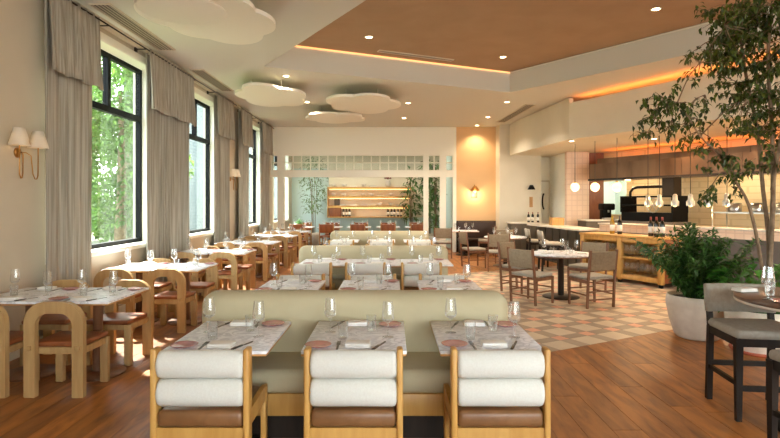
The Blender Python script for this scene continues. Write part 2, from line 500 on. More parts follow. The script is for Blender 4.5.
# harlequin tiles: cream squares, taupe bars, salmon corner stones, on the bar's axes
tl = []
PER, SM = 0.45, 0.155
g = 0.002
for i in range(-14, 0):
    for j in range(-8, 20):
        a, b = i * PER, j * PER
        for (da, db, sa_, sb_, m) in ((0, 0, SM, SM, 'tile_salmon'), (SM, 0, PER - SM, SM, 'tile_taupe'), (0, SM, SM, PER - SM, 'tile_taupe'), (SM, SM, PER - SM, PER - SM, 'tile_cream')):
            q = [(a + da + g, b + db + g), (a + da + sa_ - g, b + db + g), (a + da + sa_ - g, b + db + sb_ - g), (a + da + g, b + db + sb_ - g)]
            q = clip(q, 1, 0, -5.5)
            if not q: continue
            poly = [UV(TO, x, y) for x, y in q]
            poly = clip(poly, 1, 0, XS + 0.003)
            if len(poly) < 3: continue
            poly = clip(poly, -1, 0, -9.0)
            if len(poly) < 3: continue
            cx = sum(p[0] for p in poly) / len(poly); cy = sum(p[1] for p in poly) / len(poly)
            tl.append((math.hypot(cx, cy) + (0 if in_view(cx, cy) else 100), 'floor_tile', (cx, cy), ROTU, poly, m))
tl.sort(key=lambda q: q[0])
place_pieces(tl, 300, 'distant_tiling')

# ------------------------------------------------------------------ window wall
WIN = [(5.93, 8.55), (9.55, 11.75), (13.55, 15.75), (17.2, 19.6)]
Z0, Z1 = 0.95, 3.75
mb = MB()
e = [-4.0] + [q for wv in WIN for q in wv] + [21.0]
for i in range(0, len(e), 2): mb.box(LX - 0.35, LX, e[i], e[i + 1], 0, H + 0.6)
for a, b in WIN:
    mb.box(LX - 0.35, LX, a, b, 0, Z0); mb.box(LX - 0.35, LX, a, b, Z1, H + 0.6)
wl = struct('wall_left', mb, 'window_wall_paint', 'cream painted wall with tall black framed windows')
for i, (a, b) in enumerate(WIN):
    xo, xi = LX - 0.28, LX - 0.2
    wn = link('window_%d' % (i + 1), None); wn.location = (xi, (a + b) / 2, Z0)
    wn['kind'] = 'structure'; wn['label'] = 'tall window with black metal frame in the cream wall'
    def wp(name, m4, m):
        o = link(name, m4.mesh(name, m), wn); o.location = (-xi, -(a + b) / 2, -Z0); return o
    f = MB(); t = 0.07
    f.box(xo, xi, a, a + t, Z0, Z1); f.box(xo, xi, b - t, b, Z0, Z1); f.box(xo, xi, a + t, b - t, Z0, Z0 + t); f.box(xo, xi, a + t, b - t, Z1 - t, Z1)
    wp('window_frame', f, 'black_metal')
    zt = 2.93
    wp('transom_bar', MB().box(xo, xi, a + t, b - t, zt - 0.04, zt + 0.05), 'black_metal')
    mids = [a + (b - a) * 0.62]
    wp('mullion', MB().box(xo, xi, mids[0] - 0.04, mids[0] + 0.04, zt + 0.05, Z1 - t), 'black_metal')
    xm = (xo + xi) / 2
    wp('pane', MB().box(xm - 0.004, xm + 0.004, a + t, b - t, Z0 + t, zt - 0.04), 'pane_glass')
    wp('pane', MB().box(xm - 0.004, xm + 0.004, a + t, mids[0] - 0.04, zt + 0.05, Z1 - t), 'pane_glass')
    wp('pane', MB().box(xm - 0.004, xm + 0.004, mids[0] + 0.04, b - t, zt + 0.05, Z1 - t), 'pane_glass')
    rv = MB()                                   # white lining of the recess and its casing
    rv.box(xi, LX + 0.012, a, a + 0.012, Z0, Z1); rv.box(xi, LX + 0.012, b - 0.012, b, Z0, Z1); rv.box(xi, LX + 0.012, a, b, Z1 - 0.012, Z1)
    rv.box(LX, LX + 0.02, a - 0.09, a, Z0 - 0.05, Z1 + 0.1); rv.box(LX, LX + 0.02, b, b + 0.09, Z0 - 0.05, Z1 + 0.1); rv.box(LX, LX + 0.02, a, b, Z1, Z1 + 0.1)
    wp('casing', rv, 'white_paint')
    wp('window_sill', MB().rbox(xi, LX + 0.05, a - 0.05, b + 0.05, Z0 - 0.05, Z0 + 0.012, 0.008), 'white_paint')
mb = MB().box(LX, LX + 0.05, -3.9, 16.78, H - 0.08, H)
mb.box(LX + 0.05, LX + 0.09, -3.9, 16.78, H - 0.03, H)
struct('trim_1', mb, 'moulding', 'pale ceiling moulding along the window wall')
struct('baseboard_left', MB().box(LX, LX + 0.02, -3.9, 16.78, 0, 0.12), 'white_paint', 'white baseboard under the windows')

# ------------------------------------------------------------------ ceiling with the raised, skewed coffer
CB, CC, CD, CA = (-2.25, 9.3), (2.6, 11.5), (7.6, 4.9), (3.05, 1.0)
COF = [CB, CC, CD, CA]
bm = bmesh.new()
def loop(pts, z):
    vs = [bm.verts.new((p[0], p[1], z)) for p in pts]
    return [bm.edges.new((vs[i], vs[(i + 1) % len(vs)])) for i in range(len(vs))]
eds = loop([(-4.2, -4.0), (16.5, -4.0), (16.5, 21.0), (-4.2, 21.0)], H) + loop(COF, H)
bmesh.ops.triangle_fill(bm, use_beauty=True, edges=eds)
# walls of the coffer
for i in range(4):
    p, q = COF[i], COF[(i + 1) % 4]
    vs = [bm.verts.new((p[0], p[1], H)), bm.verts.new((q[0], q[1], H)), bm.verts.new((q[0], q[1], HC)), bm.verts.new((p[0], p[1], HC))]
    bm.faces.new(vs)
me = bpy.data.meshes.new('ceiling'); bm.to_mesh(me); bm.free(); me.materials.append(MATS['ceiling_paint'])
ce = link('ceiling', me); tag(ce, 'smooth off-white ceiling around the raised coffer', kind='structure')
cf = link('coffer_panel', MB().prism([(p[0], p[1]) for p in ((-2.4, 9.3), (2.6, 11.7), (7.8, 4.9), (3.0, 0.8))], HC, HC + 0.1).mesh('coffer_panel', 'tan_paint'), ce)
cf['label'] = 'tan painted panel inside the raised coffer'
def strip_along(p, q, z0, z1, off, name, m, parent, lab=None):
    p = Vector(p); q = Vector(q); d = (q - p).normalized(); n = Vector((d.y, -d.x)) * off
    o = link(name, MB().bar((p.x + n.x, p.y + n.y, (z0 + z1) / 2), (q.x + n.x, q.y + n.y, (z0 + z1) / 2), 0.02, z1 - z0).mesh(name, m), parent)
    if lab: o['label'] = lab
    return o
strip_along(CB, CC, HC - 0.035, HC - 0.01, 0.015, 'cove_light', 'line_glow', ce, 'thin warm light line along the coffer edge')
strip_along(CC, CD, HC - 0.03, HC - 0.015, 0.015, 'cove_light', 'white_paint', ce)

# linear air grilles set in the ceiling
def grille(name_lab, corners_dir, length, width, centre, ang, z, nslat):
    t = thing('air_grille', (centre[0], centre[1], z - 0.012), name_lab, 'vent', 'ceiling air grilles', ang)
    part(t, 'backing', MB().box(-length / 2, length / 2, -width / 2, width / 2, 0.004, 0.012), 'grille_dark')
    fr = MB(); q = 0.012
    fr.box(-length / 2 - q, length / 2 + q, -width / 2 - q, -width / 2, -0.006, 0.012); fr.box(-length / 2 - q, length / 2 + q, width / 2, width / 2 + q, -0.006, 0.012)
    fr.box(-length / 2 - q, -length / 2, -width / 2, width / 2, -0.006, 0.012); fr.box(length / 2, length / 2 + q, -width / 2, width / 2, -0.006, 0.012)
    part(t, 'frame', fr, 'moulding')
    for k in range(nslat):
        y = -width / 2 + (k + 0.5) * width / nslat
        part(t, 'slat', MB().box(-length / 2, length / 2, y - width / nslat * 0.22, y + width / nslat * 0.22, -0.004, 0.006), 'grille')
grille('linear air grille in the ceiling above the nearest window', None, 1.9, 0.24, (-3.52, 7.3), PI / 2, H, 5)
grille('linear air grille in the ceiling above the second window', None, 1.8, 0.24, (-3.52, 10.4), PI / 2, H, 5)
grille('slanting air grille in the ceiling beside the kitchen soffit', None, 2.8, 0.24, (3.36, 14.3), PI / 2 + 0.05, H, 4)
angB = math.atan2(CC[1] - CB[1], CC[0] - CB[0])
grille('dark slot grille in the tan coffer panel', None, 1.6, 0.10, (0.5, 10.2), angB, HC, 2)

# ------------------------------------------------------------------ back of the room: glazed partition, back room
YP = 16.8
mb = MB()
mb.box(LX, 2.09, YP, YP + 0.14, 3.1, H)                        # plain wall above the transom lights
mb.box(LX, 2.09, YP - 0.03, YP + 0.17, 2.40, 2.62)             # lintel
def pxX(px, d): return (px - HX) * d / FPX
for p0, p1 in ((277.5, 284), (423.5, 428.5), (440, 446), (453, 456.3)):
    mb.box(pxX(p0, YP), pxX(p1, YP), YP - 0.02, YP + 0.16, 0, 3.12)
mb.box(LX, pxX(273, YP), YP + 0.02, YP + 0.12, 0, 0.9)
wb = struct('wall_back', mb, 'white_paint', 'off-white partition with a row of small transom panes')
def trans(x0, x1, n):
    mu = MB()
    for i in range(n + 1):
        x = x0 + (x1 - x0) * i / n; mu.box(x - 0.018, x + 0.018, YP + 0.04, YP + 0.1, 2.62, 3.1)
    mu.box(x0, x1, YP + 0.04, YP + 0.1, 2.84, 2.88)
    mu.box(x0, x1, YP + 0.02, YP + 0.12, 3.08, 3.1)
    link('glazing_bar', mu.mesh('glazing_bar', 'white_paint'), wb)
    for i in range(n):
        a = x0 + (x1 - x0) * i / n; b = x0 + (x1 - x0) * (i + 1) / n
        for z0, z1 in ((2.62, 2.84), (2.88, 3.08)):
            link('pane', MB().box(a + 0.018, b - 0.018, YP + 0.065, YP + 0.072, z0, z1).mesh('pane', 'pane_glass'), wb)
trans(LX + 0.02, pxX(277.5, YP), 1)
trans(pxX(284, YP), pxX(423.5, YP), 16)
trans(pxX(428.5, YP), pxX(440, YP), 2)
trans(pxX(446, YP), pxX(453, YP), 1)
# back room
YB = 20.4
struct('wall_rear_room', MB().box(-4.2, 2.3, YB, YB + 0.2, 0, H + 0.5), 'wall_paint', 'pale rear wall with lit shelves')
struct('wall_rear_room_side', MB().box(1.99, 2.085, YP + 0.17, YB, 0, H + 0.5), 'aqua_paint')
mb = MB().box(LX, -2.42, YB - 0.02, YB, 0, 2.9)
struct('trim_2', mb, 'aqua_paint', 'pale aqua panel on the rear wall beside the shelves')
struct('trim_3', MB().box(-2.42, 1.99, YB - 0.03, YB, 0, 1.0), 'aqua_paint', 'pale aqua wainscot below the lit shelves')
# ------------------------------------------------------------------ ochre alcove, cream wall, door, kitchen
YO = 16.8
struct('wall_alcove', MB().box(2.085, 3.6, YO, YO + 0.15, 0, H + 0.3), 'ochre_paint', 'ochre alcove wall with one lamp')
struct('trim_4', MB().box(2.085, 3.35, YO - 0.02, YO, 0, 1.0), 'dark_wood', 'dark wood wainscot in the ochre alcove')
mb = MB().box(3.35, 4.63, 16.2, 16.32, 0, H + 0.3)
mb.box(3.35, 3.47, 16.32, 17.3, 0, H + 0.3)
mb.box(4.51, 4.63, 16.32, 17.3, 0, H)
struct('wall_cream', mb, 'wall_paint', 'plain cream wall beside the alcove')
mb = MB().box(5.06, 5.2, 15.0, 17.3, 0, 3.03)
mb.box(4.63, 5.06, 16.75, 16.9, 2.3, 3.03)
mb.box(4.3, 5.2, 17.2, 17.3, 0, H)
struct('wall_kitchen_side', mb, 'white_paint', 'bright white wall beside the narrow door')
dr = link('door_1', None); dr.location = (4.66, 16.78, 0); dr['kind'] = 'structure'; dr['label'] = 'narrow pale door with a dark curved pull'
link('door_leaf', MB().rbox(0.02, 0.38, 0.0, 0.05, 0.01, 2.24, 0.006).mesh('door_leaf', 'white_paint'), dr)
fr = MB().box(-0.03, 0.02, -0.03, 0.08, 0, 2.29); fr.box(0.38, 0.4, -0.03, 0.08, 0, 2.29); fr.box(-0.03, 0.4, -0.03, 0.08, 2.24, 2.29)
link('door_frame', fr.mesh('door_frame', 'moulding'), dr)
hp = [(0.24 + 0.07 * math.cos(t), -0.03, 1.62 + 0.26 * math.sin(t)) for t in [-1.3 + 2.6 * k / 10 + PI for k in range(11)]]
link('door_handle', MB().tube(hp, 0.022, 6).mesh('door_handle', 'black_metal'), dr)
struct('wall_pink_tile', MB().box(5.0, 5.64, 14.95, 15.1, 0, 3.03), 'pink_tiling', 'pink tiled pier behind the bar')
struct('wall_wood_panel', MB().box(5.64, 6.2, 15.3, 15.45, 0, 3.03), 'seat_wood', 'wood panel beside the kitchen pass')
KO = (6.15, 15.45)            # start of the kitchen back wall, runs along U
def ubox(mb, o, a0, a1, b0, b1, z0, z1):
    mb.prism([UV(o, a0, b0), UV(o, a1, b0), UV(o, a1, b1), UV(o, a0, b1)], z0, z1); return mb
mb = MB()
ubox(mb, KO, 0.0, 0.9, 0, 0.15, 0, 1.25); ubox(mb, KO, 0.0, 0.9, 0, 0.15, 2.2, 3.05); ubox(mb, KO, 0.9, 21, 0, 0.15, 0, 3.05)
struct('wall_kitchen', mb, 'kitchen_tiling', 'warm tiled kitchen wall')
mb = MB(); ubox(mb, KO, -0.8, 1.6, 1.6, 1.7, 0, 3.05); ubox(mb, KO, -0.85, -0.75, 0.15, 1.6, 0, 3.05); ubox(mb, KO, 1.6, 1.7, 0.15, 1.7, 0, 3.05)
struct('wall_pass', mb, 'aqua_paint', 'pale wall seen through the kitchen pass')
# soffit over the bar: bend at S1
S0, S1 = (3.66, 15.6), (4.07, 12.0)
S2 = UV(S1, 15.5, 0)
ZS = 3.03
poly = [S0, S1, S2, (S2[0] + 6, S2[1]), (16.3, 17.3), (3.66, 17.3)]
sof = MB()
sof.prism(poly, ZS, 3.2)
def pane_wall(mb, p, q, z0, z1, th=0.1):
    d = (Vector(q) - Vector(p)).normalized(); n = Vector((-d.y, d.x))
    if n.x < 0: n = -n
    mb.prism([p, q, (q[0] + n.x * th, q[1] + n.y * th), (p[0] + n.x * th, p[1] + n.y * th)], z0, z1)
pane_wall(sof, S0, S1, 3.2, H - 0.02); pane_wall(sof, S1, S2, 3.2, H - 0.14)
sof.box(3.66, 5.2, 15.6, 16.2, 3.2, H - 0.02)
struct('wall_soffit', sof, 'wall_paint', 'deep cream soffit bending above the bar')
o = link('cove_light', MB().bar((*UV(S1, 0.2, 0.16), 3.85), (*UV(S1, 14, 0.16), 3.85), 0.03, 0.02).mesh('cove_light', 'cove_glow'))
tag(o, 'hidden warm cove light behind the top of the kitchen soffit', 'light')
mb = MB(); pane_wall(mb, UV(S1, 0.2, 0.7), UV(S1, 15, 0.7), 3.2, H)
struct('wall_cove_back', mb, 'ceiling_paint')
# rest of the shell, behind the camera
mb = MB(); mb.box(-4.2, 16.5, -4.2, -4.0, 0, 0.5); mb.box(-4.2, 16.5, -4.2, -4.0, 3.6, H + 0.6)
mb.box(-4.2, -0.4, -4.2, -4.0, 0.5, 3.6)
for x in (2.6, 5.6, 8.6, 11.6, 14.8): mb.box(x, x + 0.4, -4.2, -4.0, 0.5, 3.6)
struct('wall_front', mb, 'wall_paint', 'glazed street wall behind the camera')
struct('wall_right', MB().box(16.3, 16.5, -4.0, 21, 0, H + 0.6), 'wall_paint')
struct('wall_far_back', MB().box(2.3, 16.5, 17.75, 17.9, 0, H + 0.6), 'wall_paint')
# ------------------------------------------------------------------ furniture kinds (front of every seat looks to +Y)
def arch_band(w, h, band, depth, r, y0, n=7):
    """upside-down U of flat wood standing on the floor"""
    def path(wd, ht, rad):
        p = [(-wd / 2, 0)]
        for k in range(n + 1):
            t = PI - (PI / 2) * k / n; p.append((-wd / 2 + rad + rad * math.cos(t), ht - rad + rad * math.sin(t)))
        for k in range(n + 1):
            t = PI / 2 - (PI / 2) * k / n; p.append((wd / 2 - rad + rad * math.cos(t), ht - rad + rad * math.sin(t)))
        p.append((wd / 2, 0)); return p
    o = path(w, h, r); i = path(w - 2 * band, h - band, r - band * 0.75)
    mb = MB(); m = len(o); vs = []
    for y in (y0, y0 + depth):
        vs += [(x, y, z) for x, z in o] + [(x, y, z) for x, z in i]
    fs = []
    for k in range(m - 1):
        fs += [(k, k + 1, m + k + 1, m + k), (2 * m + k, 3 * m + k, 3 * m + k + 1, 2 * m + k + 1),
               (k, 2 * m + k, 2 * m + k + 1, k + 1), (m + k, m + k + 1, 3 * m + k + 1, 3 * m + k)]
    fs += [(0, m, 3 * m, 2 * m), (m - 1, 3 * m - 1, 4 * m - 1, 2 * m - 1)]
    mb.add(vs, fs); return mb

# cushion-backed dining chair of the banquette rows
roll_chair = Proto('cushion_chair', 'chair')
for sx in (-1, 1):
    q = MB(); x = sx * 0.258
    q.rbox(x - 0.0175, x + 0.0175, -0.25, -0.17, 0, 0.785, 0.012, 3); roll_chair.add('back_post', q, 'oak_honey')
    q = MB(); q.rbox(x - 0.0175, x + 0.0175, 0.14, 0.2, 0, 0.445, 0.008); roll_chair.add('leg', q, 'oak_honey')
    q = MB(); q.bar((x, -0.18, 0.39), (x, 0.15, 0.40), 0.03, 0.09); roll_chair.add('side_rail', q, 'oak_honey')
q = MB().box(-0.24, 0.24, -0.235, -0.205, 0.26, 0.345); roll_chair.add('back_rail', q, 'oak_honey')
q = MB().box(-0.24, 0.24, 0.15, 0.18, 0.27, 0.345); roll_chair.add('front_rail', q, 'oak_honey')
q = MB().rbox(-0.24, 0.24, -0.245, 0.19, 0.345, 0.442, 0.03, 3); roll_chair.add('seat', q, 'leather', label='brown leather seat')
def roll(zc, r):
    b = MB(); n = 20
    prof = [(0.0, -0.24), (r * 0.75, -0.24), (r * 0.93, -0.234), (r, -0.215), (r, 0.215), (r * 0.93, 0.234), (r * 0.75, 0.24), (0.0, 0.24)]
    M = Matrix.Translation((0, -0.205, zc)) @ Matrix.Rotation(PI / 2, 4, 'Y') @ Matrix.Diagonal((1.0, 0.8, 1, 1))
    b.lathe(prof, n, M=M); return b
for zc in (0.692, 0.535): roll_chair.add('cushion', roll(zc, 0.0785), 'cushion', label='cream bolster cushion')

# arched wooden chair of the window tables
arch_chair = Proto('arched_chair', 'chair')
def arch_parts(pr, wood, seatm):
    pr.add('back_frame', arch_band(0.49, 0.78, 0.092, 0.05, 0.17, -0.24), wood)
    sb = MB().rbox(-0.215, 0.215, -0.19, 0.20, 0.40, 0.445, 0.018, 3); pr.add('seat', sb, seatm)
    pr.add('apron', MB().box(-0.17, 0.17, -0.188, 0.17, 0.345, 0.40), wood)
    for sx in (-1, 1):
        pr.add('leg', MB().rbox(sx * 0.2 - 0.035, sx * 0.2 + 0.035, 0.14, 0.19, 0, 0.40, 0.008), wood)
        pr.add('peg', MB().rbox(sx * 0.2 - 0.02, sx * 0.2 + 0.02, -0.252, -0.235, 0.385, 0.425, 0.006), wood)
        pr.add('side_rail', MB().box(sx * 0.2 - 0.02, sx * 0.2 + 0.02, -0.19, 0.14, 0.345, 0.40), wood)
arch_parts(arch_chair, 'oak_pale', 'seat_wood')

# upholstered walnut chair of the tiled side
def side_chair(name, wood, fab, fab2=None):
    pr = Proto(name, 'chair')
    for sx in (-1, 1):
        x = sx * 0.24
        q = MB(); q.bar((x, -0.20, 0), (x, -0.225, 0.46), 0.028, 0.034, (0, 1, 0)); q.bar((x, -0.225, 0.455), (x, -0.275, 0.88), 0.028, 0.034, (0, 1, 0)); pr.add('back_post', q, wood)
        q = MB(); q.bar((x, 0.22, 0), (x, 0.22, 0.43), 0.026, 0.03, (0, 1, 0), 0.03, 0.034); pr.add('leg', q, wood)
        q = MB().bar((x, -0.21, 0.2), (x, 0.22, 0.2), 0.016, 0.022); pr.add('stretcher', q, wood)
        q = MB().bar((x, -0.22, 0.40), (x, 0.22, 0.40), 0.024, 0.05); pr.add('side_rail', q, wood)
    for z in (0.13, 0.25): pr.add('stretcher', MB().bar((-0.24, -0.207, z), (0.24, -0.207, z), 0.016, 0.02), wood)
    pr.add('stretcher', MB().bar((-0.24, 0.22, 0.25), (0.24, 0.22, 0.25), 0.016, 0.02), wood)
    pr.add('front_rail', MB().bar((-0.24, 0.22, 0.40), (0.24, 0.22, 0.40), 0.024, 0.05), wood)
    q = MB().rbox(-0.238, 0.238, -0.21, 0.235, 0.425, 0.48, 0.022, 3); pr.add('seat', q, fab)
    M = Matrix.Translation((0, -0.238, 0.57)) @ Matrix.Rotation(0.118, 4, 'X')
    q = MB().rbox(-0.226, 0.226, -0.022, 0.022, 0, 0.29, 0.016, 3, M); pr.add('backrest', q, fab2 or fab)
    return pr
wal_chair = side_chair('upholstered_chair', 'walnut', 'grey_fabric', 'taupe_fabric')
wood_chair = side_chair('wooden_chair', 'oak', 'seat_wood', 'seat_wood')

# counter stool
stool = Proto('counter_stool', 'stool')
for sx in (-1, 1):
    x = sx * 0.23
    q = MB(); q.bar((x, -0.235, 0), (x, -0.205, 0.60), 0.04, 0.045, (0, 1, 0)); q.bar((x, -0.205, 0.59), (x, -0.235, 0.80), 0.036, 0.04, (0, 1, 0)); stool.add('back_post', q, 'dark_wood')
    q = MB(); q.bar((x, 0.215, 0), (x, 0.215, 0.60), 0.036, 0.036, (0, 1, 0), 0.05, 0.05); stool.add('leg', q, 'dark_wood')
    stool.add('side_rail', MB().bar((x, -0.21, 0.575), (x, 0.215, 0.575), 0.03, 0.06), 'dark_wood')
    stool.add('footrest', MB().bar((x, -0.225, 0.27), (x, 0.215, 0.27), 0.022, 0.035), 'dark_wood')
stool.add('footrest', MB().bar((-0.23, 0.215, 0.24), (0.23, 0.215, 0.24), 0.022, 0.04), 'dark_wood')
stool.add('footrest', MB().bar((-0.23, -0.222, 0.3), (0.23, -0.222, 0.3), 0.022, 0.04), 'dark_wood')
stool.add('front_rail', MB().bar((-0.23, 0.215, 0.575), (0.23, 0.215, 0.575), 0.03, 0.06), 'dark_wood')
stool.add('back_rail', MB().bar((-0.23, -0.205, 0.575), (0.23, -0.205, 0.575), 0.03, 0.06), 'dark_wood')
stool.add('seat', MB().rbox(-0.25, 0.25, -0.23, 0.24, 0.595, 0.665, 0.03, 3), 'grey_fabric')
def curved_back(w, z0, z1, th, y0, bow):
    b = MB(); n = 12; vs = []; fs = []
    for k in range(n + 1):
        x = -w / 2 + w * k / n; y = y0 + bow * (1 - (2 * x / w) ** 2) * -1
        for yy, zz in ((y - th / 2, z0), (y + th / 2, z0), (y + th / 2, z1 - 0.012), (y, z1), (y - th / 2, z1 - 0.012)):
            vs.append((x, yy - (zz - z0) * 0.14, zz))
    for k in range(n):
        for j in range(5): fs.append((k * 5 + j, k * 5 + (j + 1) % 5, (k + 1) * 5 + (j + 1) % 5, (k + 1) * 5 + j))
    fs += [(4, 3, 2, 1, 0), tuple(n * 5 + j for j in range(5))]
    return b.add(vs, fs, True)
stool.add('backrest', curved_back(0.51, 0.715, 0.935, 0.05, -0.218, 0.03), 'grey_fabric')

# two-seat table: marble on a thin wood edge, turned column, round foot
def table_proto(name, w, d, edge, foot, z=0.74):
    pr = Proto(name, 'table')
    pr.add('table_top', MB().rbox(-w / 2, w / 2, -d / 2, d / 2, z - 0.02, z, 0.004), 'marble')
    pr.add('top_edge', MB().rbox(-w / 2 + 0.002, w / 2 - 0.002, -d / 2 + 0.002, d / 2 - 0.002, z - 0.032, z - 0.02, 0.002), edge)
    pr.add('support_plate', MB().box(-0.2, 0.2, -0.2, 0.2, z - 0.045, z - 0.032), foot)
    pr.add('column', MB().lathe([(0.05, 0.03), (0.045, 0.06), (0.04, z - 0.08), (0.07, z - 0.045)], 16), foot)
    pr.add('base', MB().lathe([(0.0, 0.0), (0.235, 0.0), (0.24, 0.008), (0.235, 0.02), (0.06, 0.035), (0.0, 0.036)], 28), foot)
    return pr
mar_table = table_proto('marble_table', 0.612, 0.76, 'oak', 'bronze')
wide_table = table_proto('marble_table', 0.71, 0.76, 'oak', 'bronze')
win_table = table_proto('window_table', 0.6, 0.77, 'oak', 'walnut')
def round_table(name, r, z, topm, rim, foot, rb):
    pr = Proto(name, 'table')
    pr.add('table_top', MB().lathe([(0, z - 0.025), (r - 0.004, z - 0.025), (r, z - 0.02), (r, z - 0.004), (r - 0.004, z), (0, z)], 48), topm)
    pr.add('rim', MB().lathe([(0, z - 0.045), (r - 0.01, z - 0.045), (r + 0.002, z - 0.04), (r + 0.002, z - 0.026), (0, z - 0.0255)], 48), rim)
    pr.add('column', MB().lathe([(0.05, 0.03), (0.05, z - 0.1), (0.09, z - 0.046)], 18), foot)
    pr.add('base', MB().lathe([(0.0, 0.0), (rb, 0.0), (rb + 0.005, 0.01), (rb - 0.01, 0.022), (0.08, 0.035), (0.0, 0.036)], 36), foot)
    return pr
rnd_table = round_table('round_table', 0.52, 0.74, 'marble', 'walnut', 'bronze', 0.3)
high_table = round_table('high_table', 0.52, 0.93, 'brown_top', 'white_stone', 'black_metal', 0.28)
sq_table = table_proto('square_table', 0.8, 0.8, 'oak', 'bronze')

# banquette: back in the middle, a bench on both sides, looks to -Y
def banquette_proto(w):
    pr = Proto('banquette', 'banquette')
    b = MB().rbox(-w / 2, w / 2, 0.0, 0.27, 0.36, 0.925, 0.105, 6); pr.add('backrest', b, 'olive_velvet')
    def seat(y0, y1): return MB().rbox(-w / 2 + 0.03, w / 2 - 0.03, y0, y1, 0.34, 0.50, 0.055, 4)
    pr.add('seat', seat(-0.44, 0.05), 'olive_velvet'); pr.add('seat', seat(0.22, 0.71), 'olive_velvet')
    pr.add('base', MB().rbox(-w / 2 + 0.03, w / 2 - 0.03, -0.43, 0.70, 0.2, 0.345, 0.006), 'oak_honey')
    pr.add('plinth', MB().box(-w / 2 + 0.12, w / 2 - 0.12, -0.3, 0.57, 0.0, 0.2), 'dark_wood')
    return pr
banq = banquette_proto(2.3)

# ------------------------------------------------------------------ table ware
NF = 14
bowl = [(0.0105, 0.094), (0.030, 0.104), (0.0405, 0.122), (0.0395, 0.150), (0.031, 0.226)]
wine = Proto('wine_glass', 'glass')
wine.add('bowl', MB().lathe(bowl + [(0.0295, 0.226), (0.038, 0.150), (0.039, 0.123), (0.029, 0.107), (0.0, 0.099)], NF, smooth=False), 'clear_glass')
wine.add('stem', MB().lathe([(0.0105, 0.094), (0.0045, 0.082), (0.0038, 0.02), (0.008, 0.006)], 8), 'clear_glass')
wine.add('foot', MB().lathe([(0.0, 0.0), (0.036, 0.0), (0.036, 0.0015), (0.008, 0.006), (0.0, 0.006)], 20), 'clear_glass')
wine_far = Proto('wine_glass', 'glass')
wine_far.add('glass', MB().lathe([(0.0, 0.0), (0.036, 0.0), (0.006, 0.006), (0.004, 0.082)] + bowl + [(0.0295, 0.226), (0.038, 0.150), (0.0, 0.099)], 10, smooth=False), 'clear_glass')
tumbler = Proto('tumbler', 'glass')
tumbler.add('tumbler', MB().lathe([(0.0, 0.0), (0.028, 0.0), (0.034, 0.105), (0.032, 0.105), (0.0265, 0.008), (0.0, 0.008)], NF, smooth=False), 'clear_glass')
plate = Proto('side_plate', 'plate')
plate.add('plate', MB().lathe([(0, 0), (0.045, 0), (0.05, 0.003), (0.078, 0.011), (0.08, 0.013), (0.077, 0.014), (0.05, 0.0065), (0, 0.005)], 28), 'pink_ceramic')
napkin = Proto('napkin', 'napkin')
nb = MB().rbox(-0.075, 0.075, -0.048, 0.048, 0, 0.012, 0.005, 3)
napkin.add('lower_fold', nb, 'linen_white')
napkin.add('upper_fold', MB().rbox(-0.073, 0.073, -0.046, 0.047, 0.0115, 0.025, 0.006, 3), 'linen_white')
fork = Proto('fork', 'cutlery')
fb = MB().box(-0.006, 0.006, -0.1, 0.02, 0, 0.004).box(-0.011, 0.011, 0.02, 0.05, 0, 0.004)
for k in range(4): fb.box(-0.011 + k * 0.0062, -0.0075 + k * 0.0062, 0.05, 0.095, 0, 0.004)
fork.add('fork', fb, 'cutlery_steel')
knife = Proto('knife', 'cutlery')
kb = MB().rbox(-0.008, 0.008, -0.1, 0.0, 0, 0.008, 0.002); kb.prism([(-0.005, 0.0), (0.008, 0.01), (0.009, 0.09), (-0.001, 0.11), (-0.005, 0.1)], 0, 0.003)
knife.add('knife', kb, 'cutlery_steel')

SIDE2 = {-1: 'near', 1: 'far'}
def lay_table(cx, cy, z, rz, phrase, far=False, sides=(-1, 1), sx=1.0, plates=True, cut=True, jit=0.012):
    """place settings for two: each diner has plate and fork left, knife and glasses right"""
    c, s_ = math.cos(rz), math.sin(rz)
    for sd in sides:
        side = SIDE2[sd]
        def at(x, y):
            x, y = x * sx + random.uniform(-jit, jit), y + random.uniform(-jit, jit)
            if sd > 0: x, y = -x, -y
            return (cx + x * c - y * s_, cy + x * s_ + y * c, z)
        r = rz + (PI if sd > 0 else 0) + random.uniform(-0.06, 0.06)
        (wine_far if far else wine).put(at(0.188, -0.06), r, 'stemmed wine glass on the %s side of %s' % (side, phrase), 'wine glasses on the tables')
        tumbler.put(at(-0.09, -0.10), r, 'clear water tumbler on the %s side of %s' % (side, phrase), 'water tumblers on the tables')
        napkin.put(at(0.02, -0.275), r, 'folded white napkin on the %s side of %s' % (side, phrase), 'folded napkins on the tables')
        if plates: plate.put(at(-0.21, -0.265), r, 'pink side plate on the %s side of %s' % (side, phrase), 'pink side plates on the tables')
        if cut:
            fork.put(at(-0.095, -0.27), r + 0.05, 'steel fork on the %s side of %s' % (side, phrase), 'forks on the tables')
            knife.put(at(0.145, -0.265), r - 0.35, 'steel knife on the %s side of %s' % (side, phrase), 'knives on the tables')

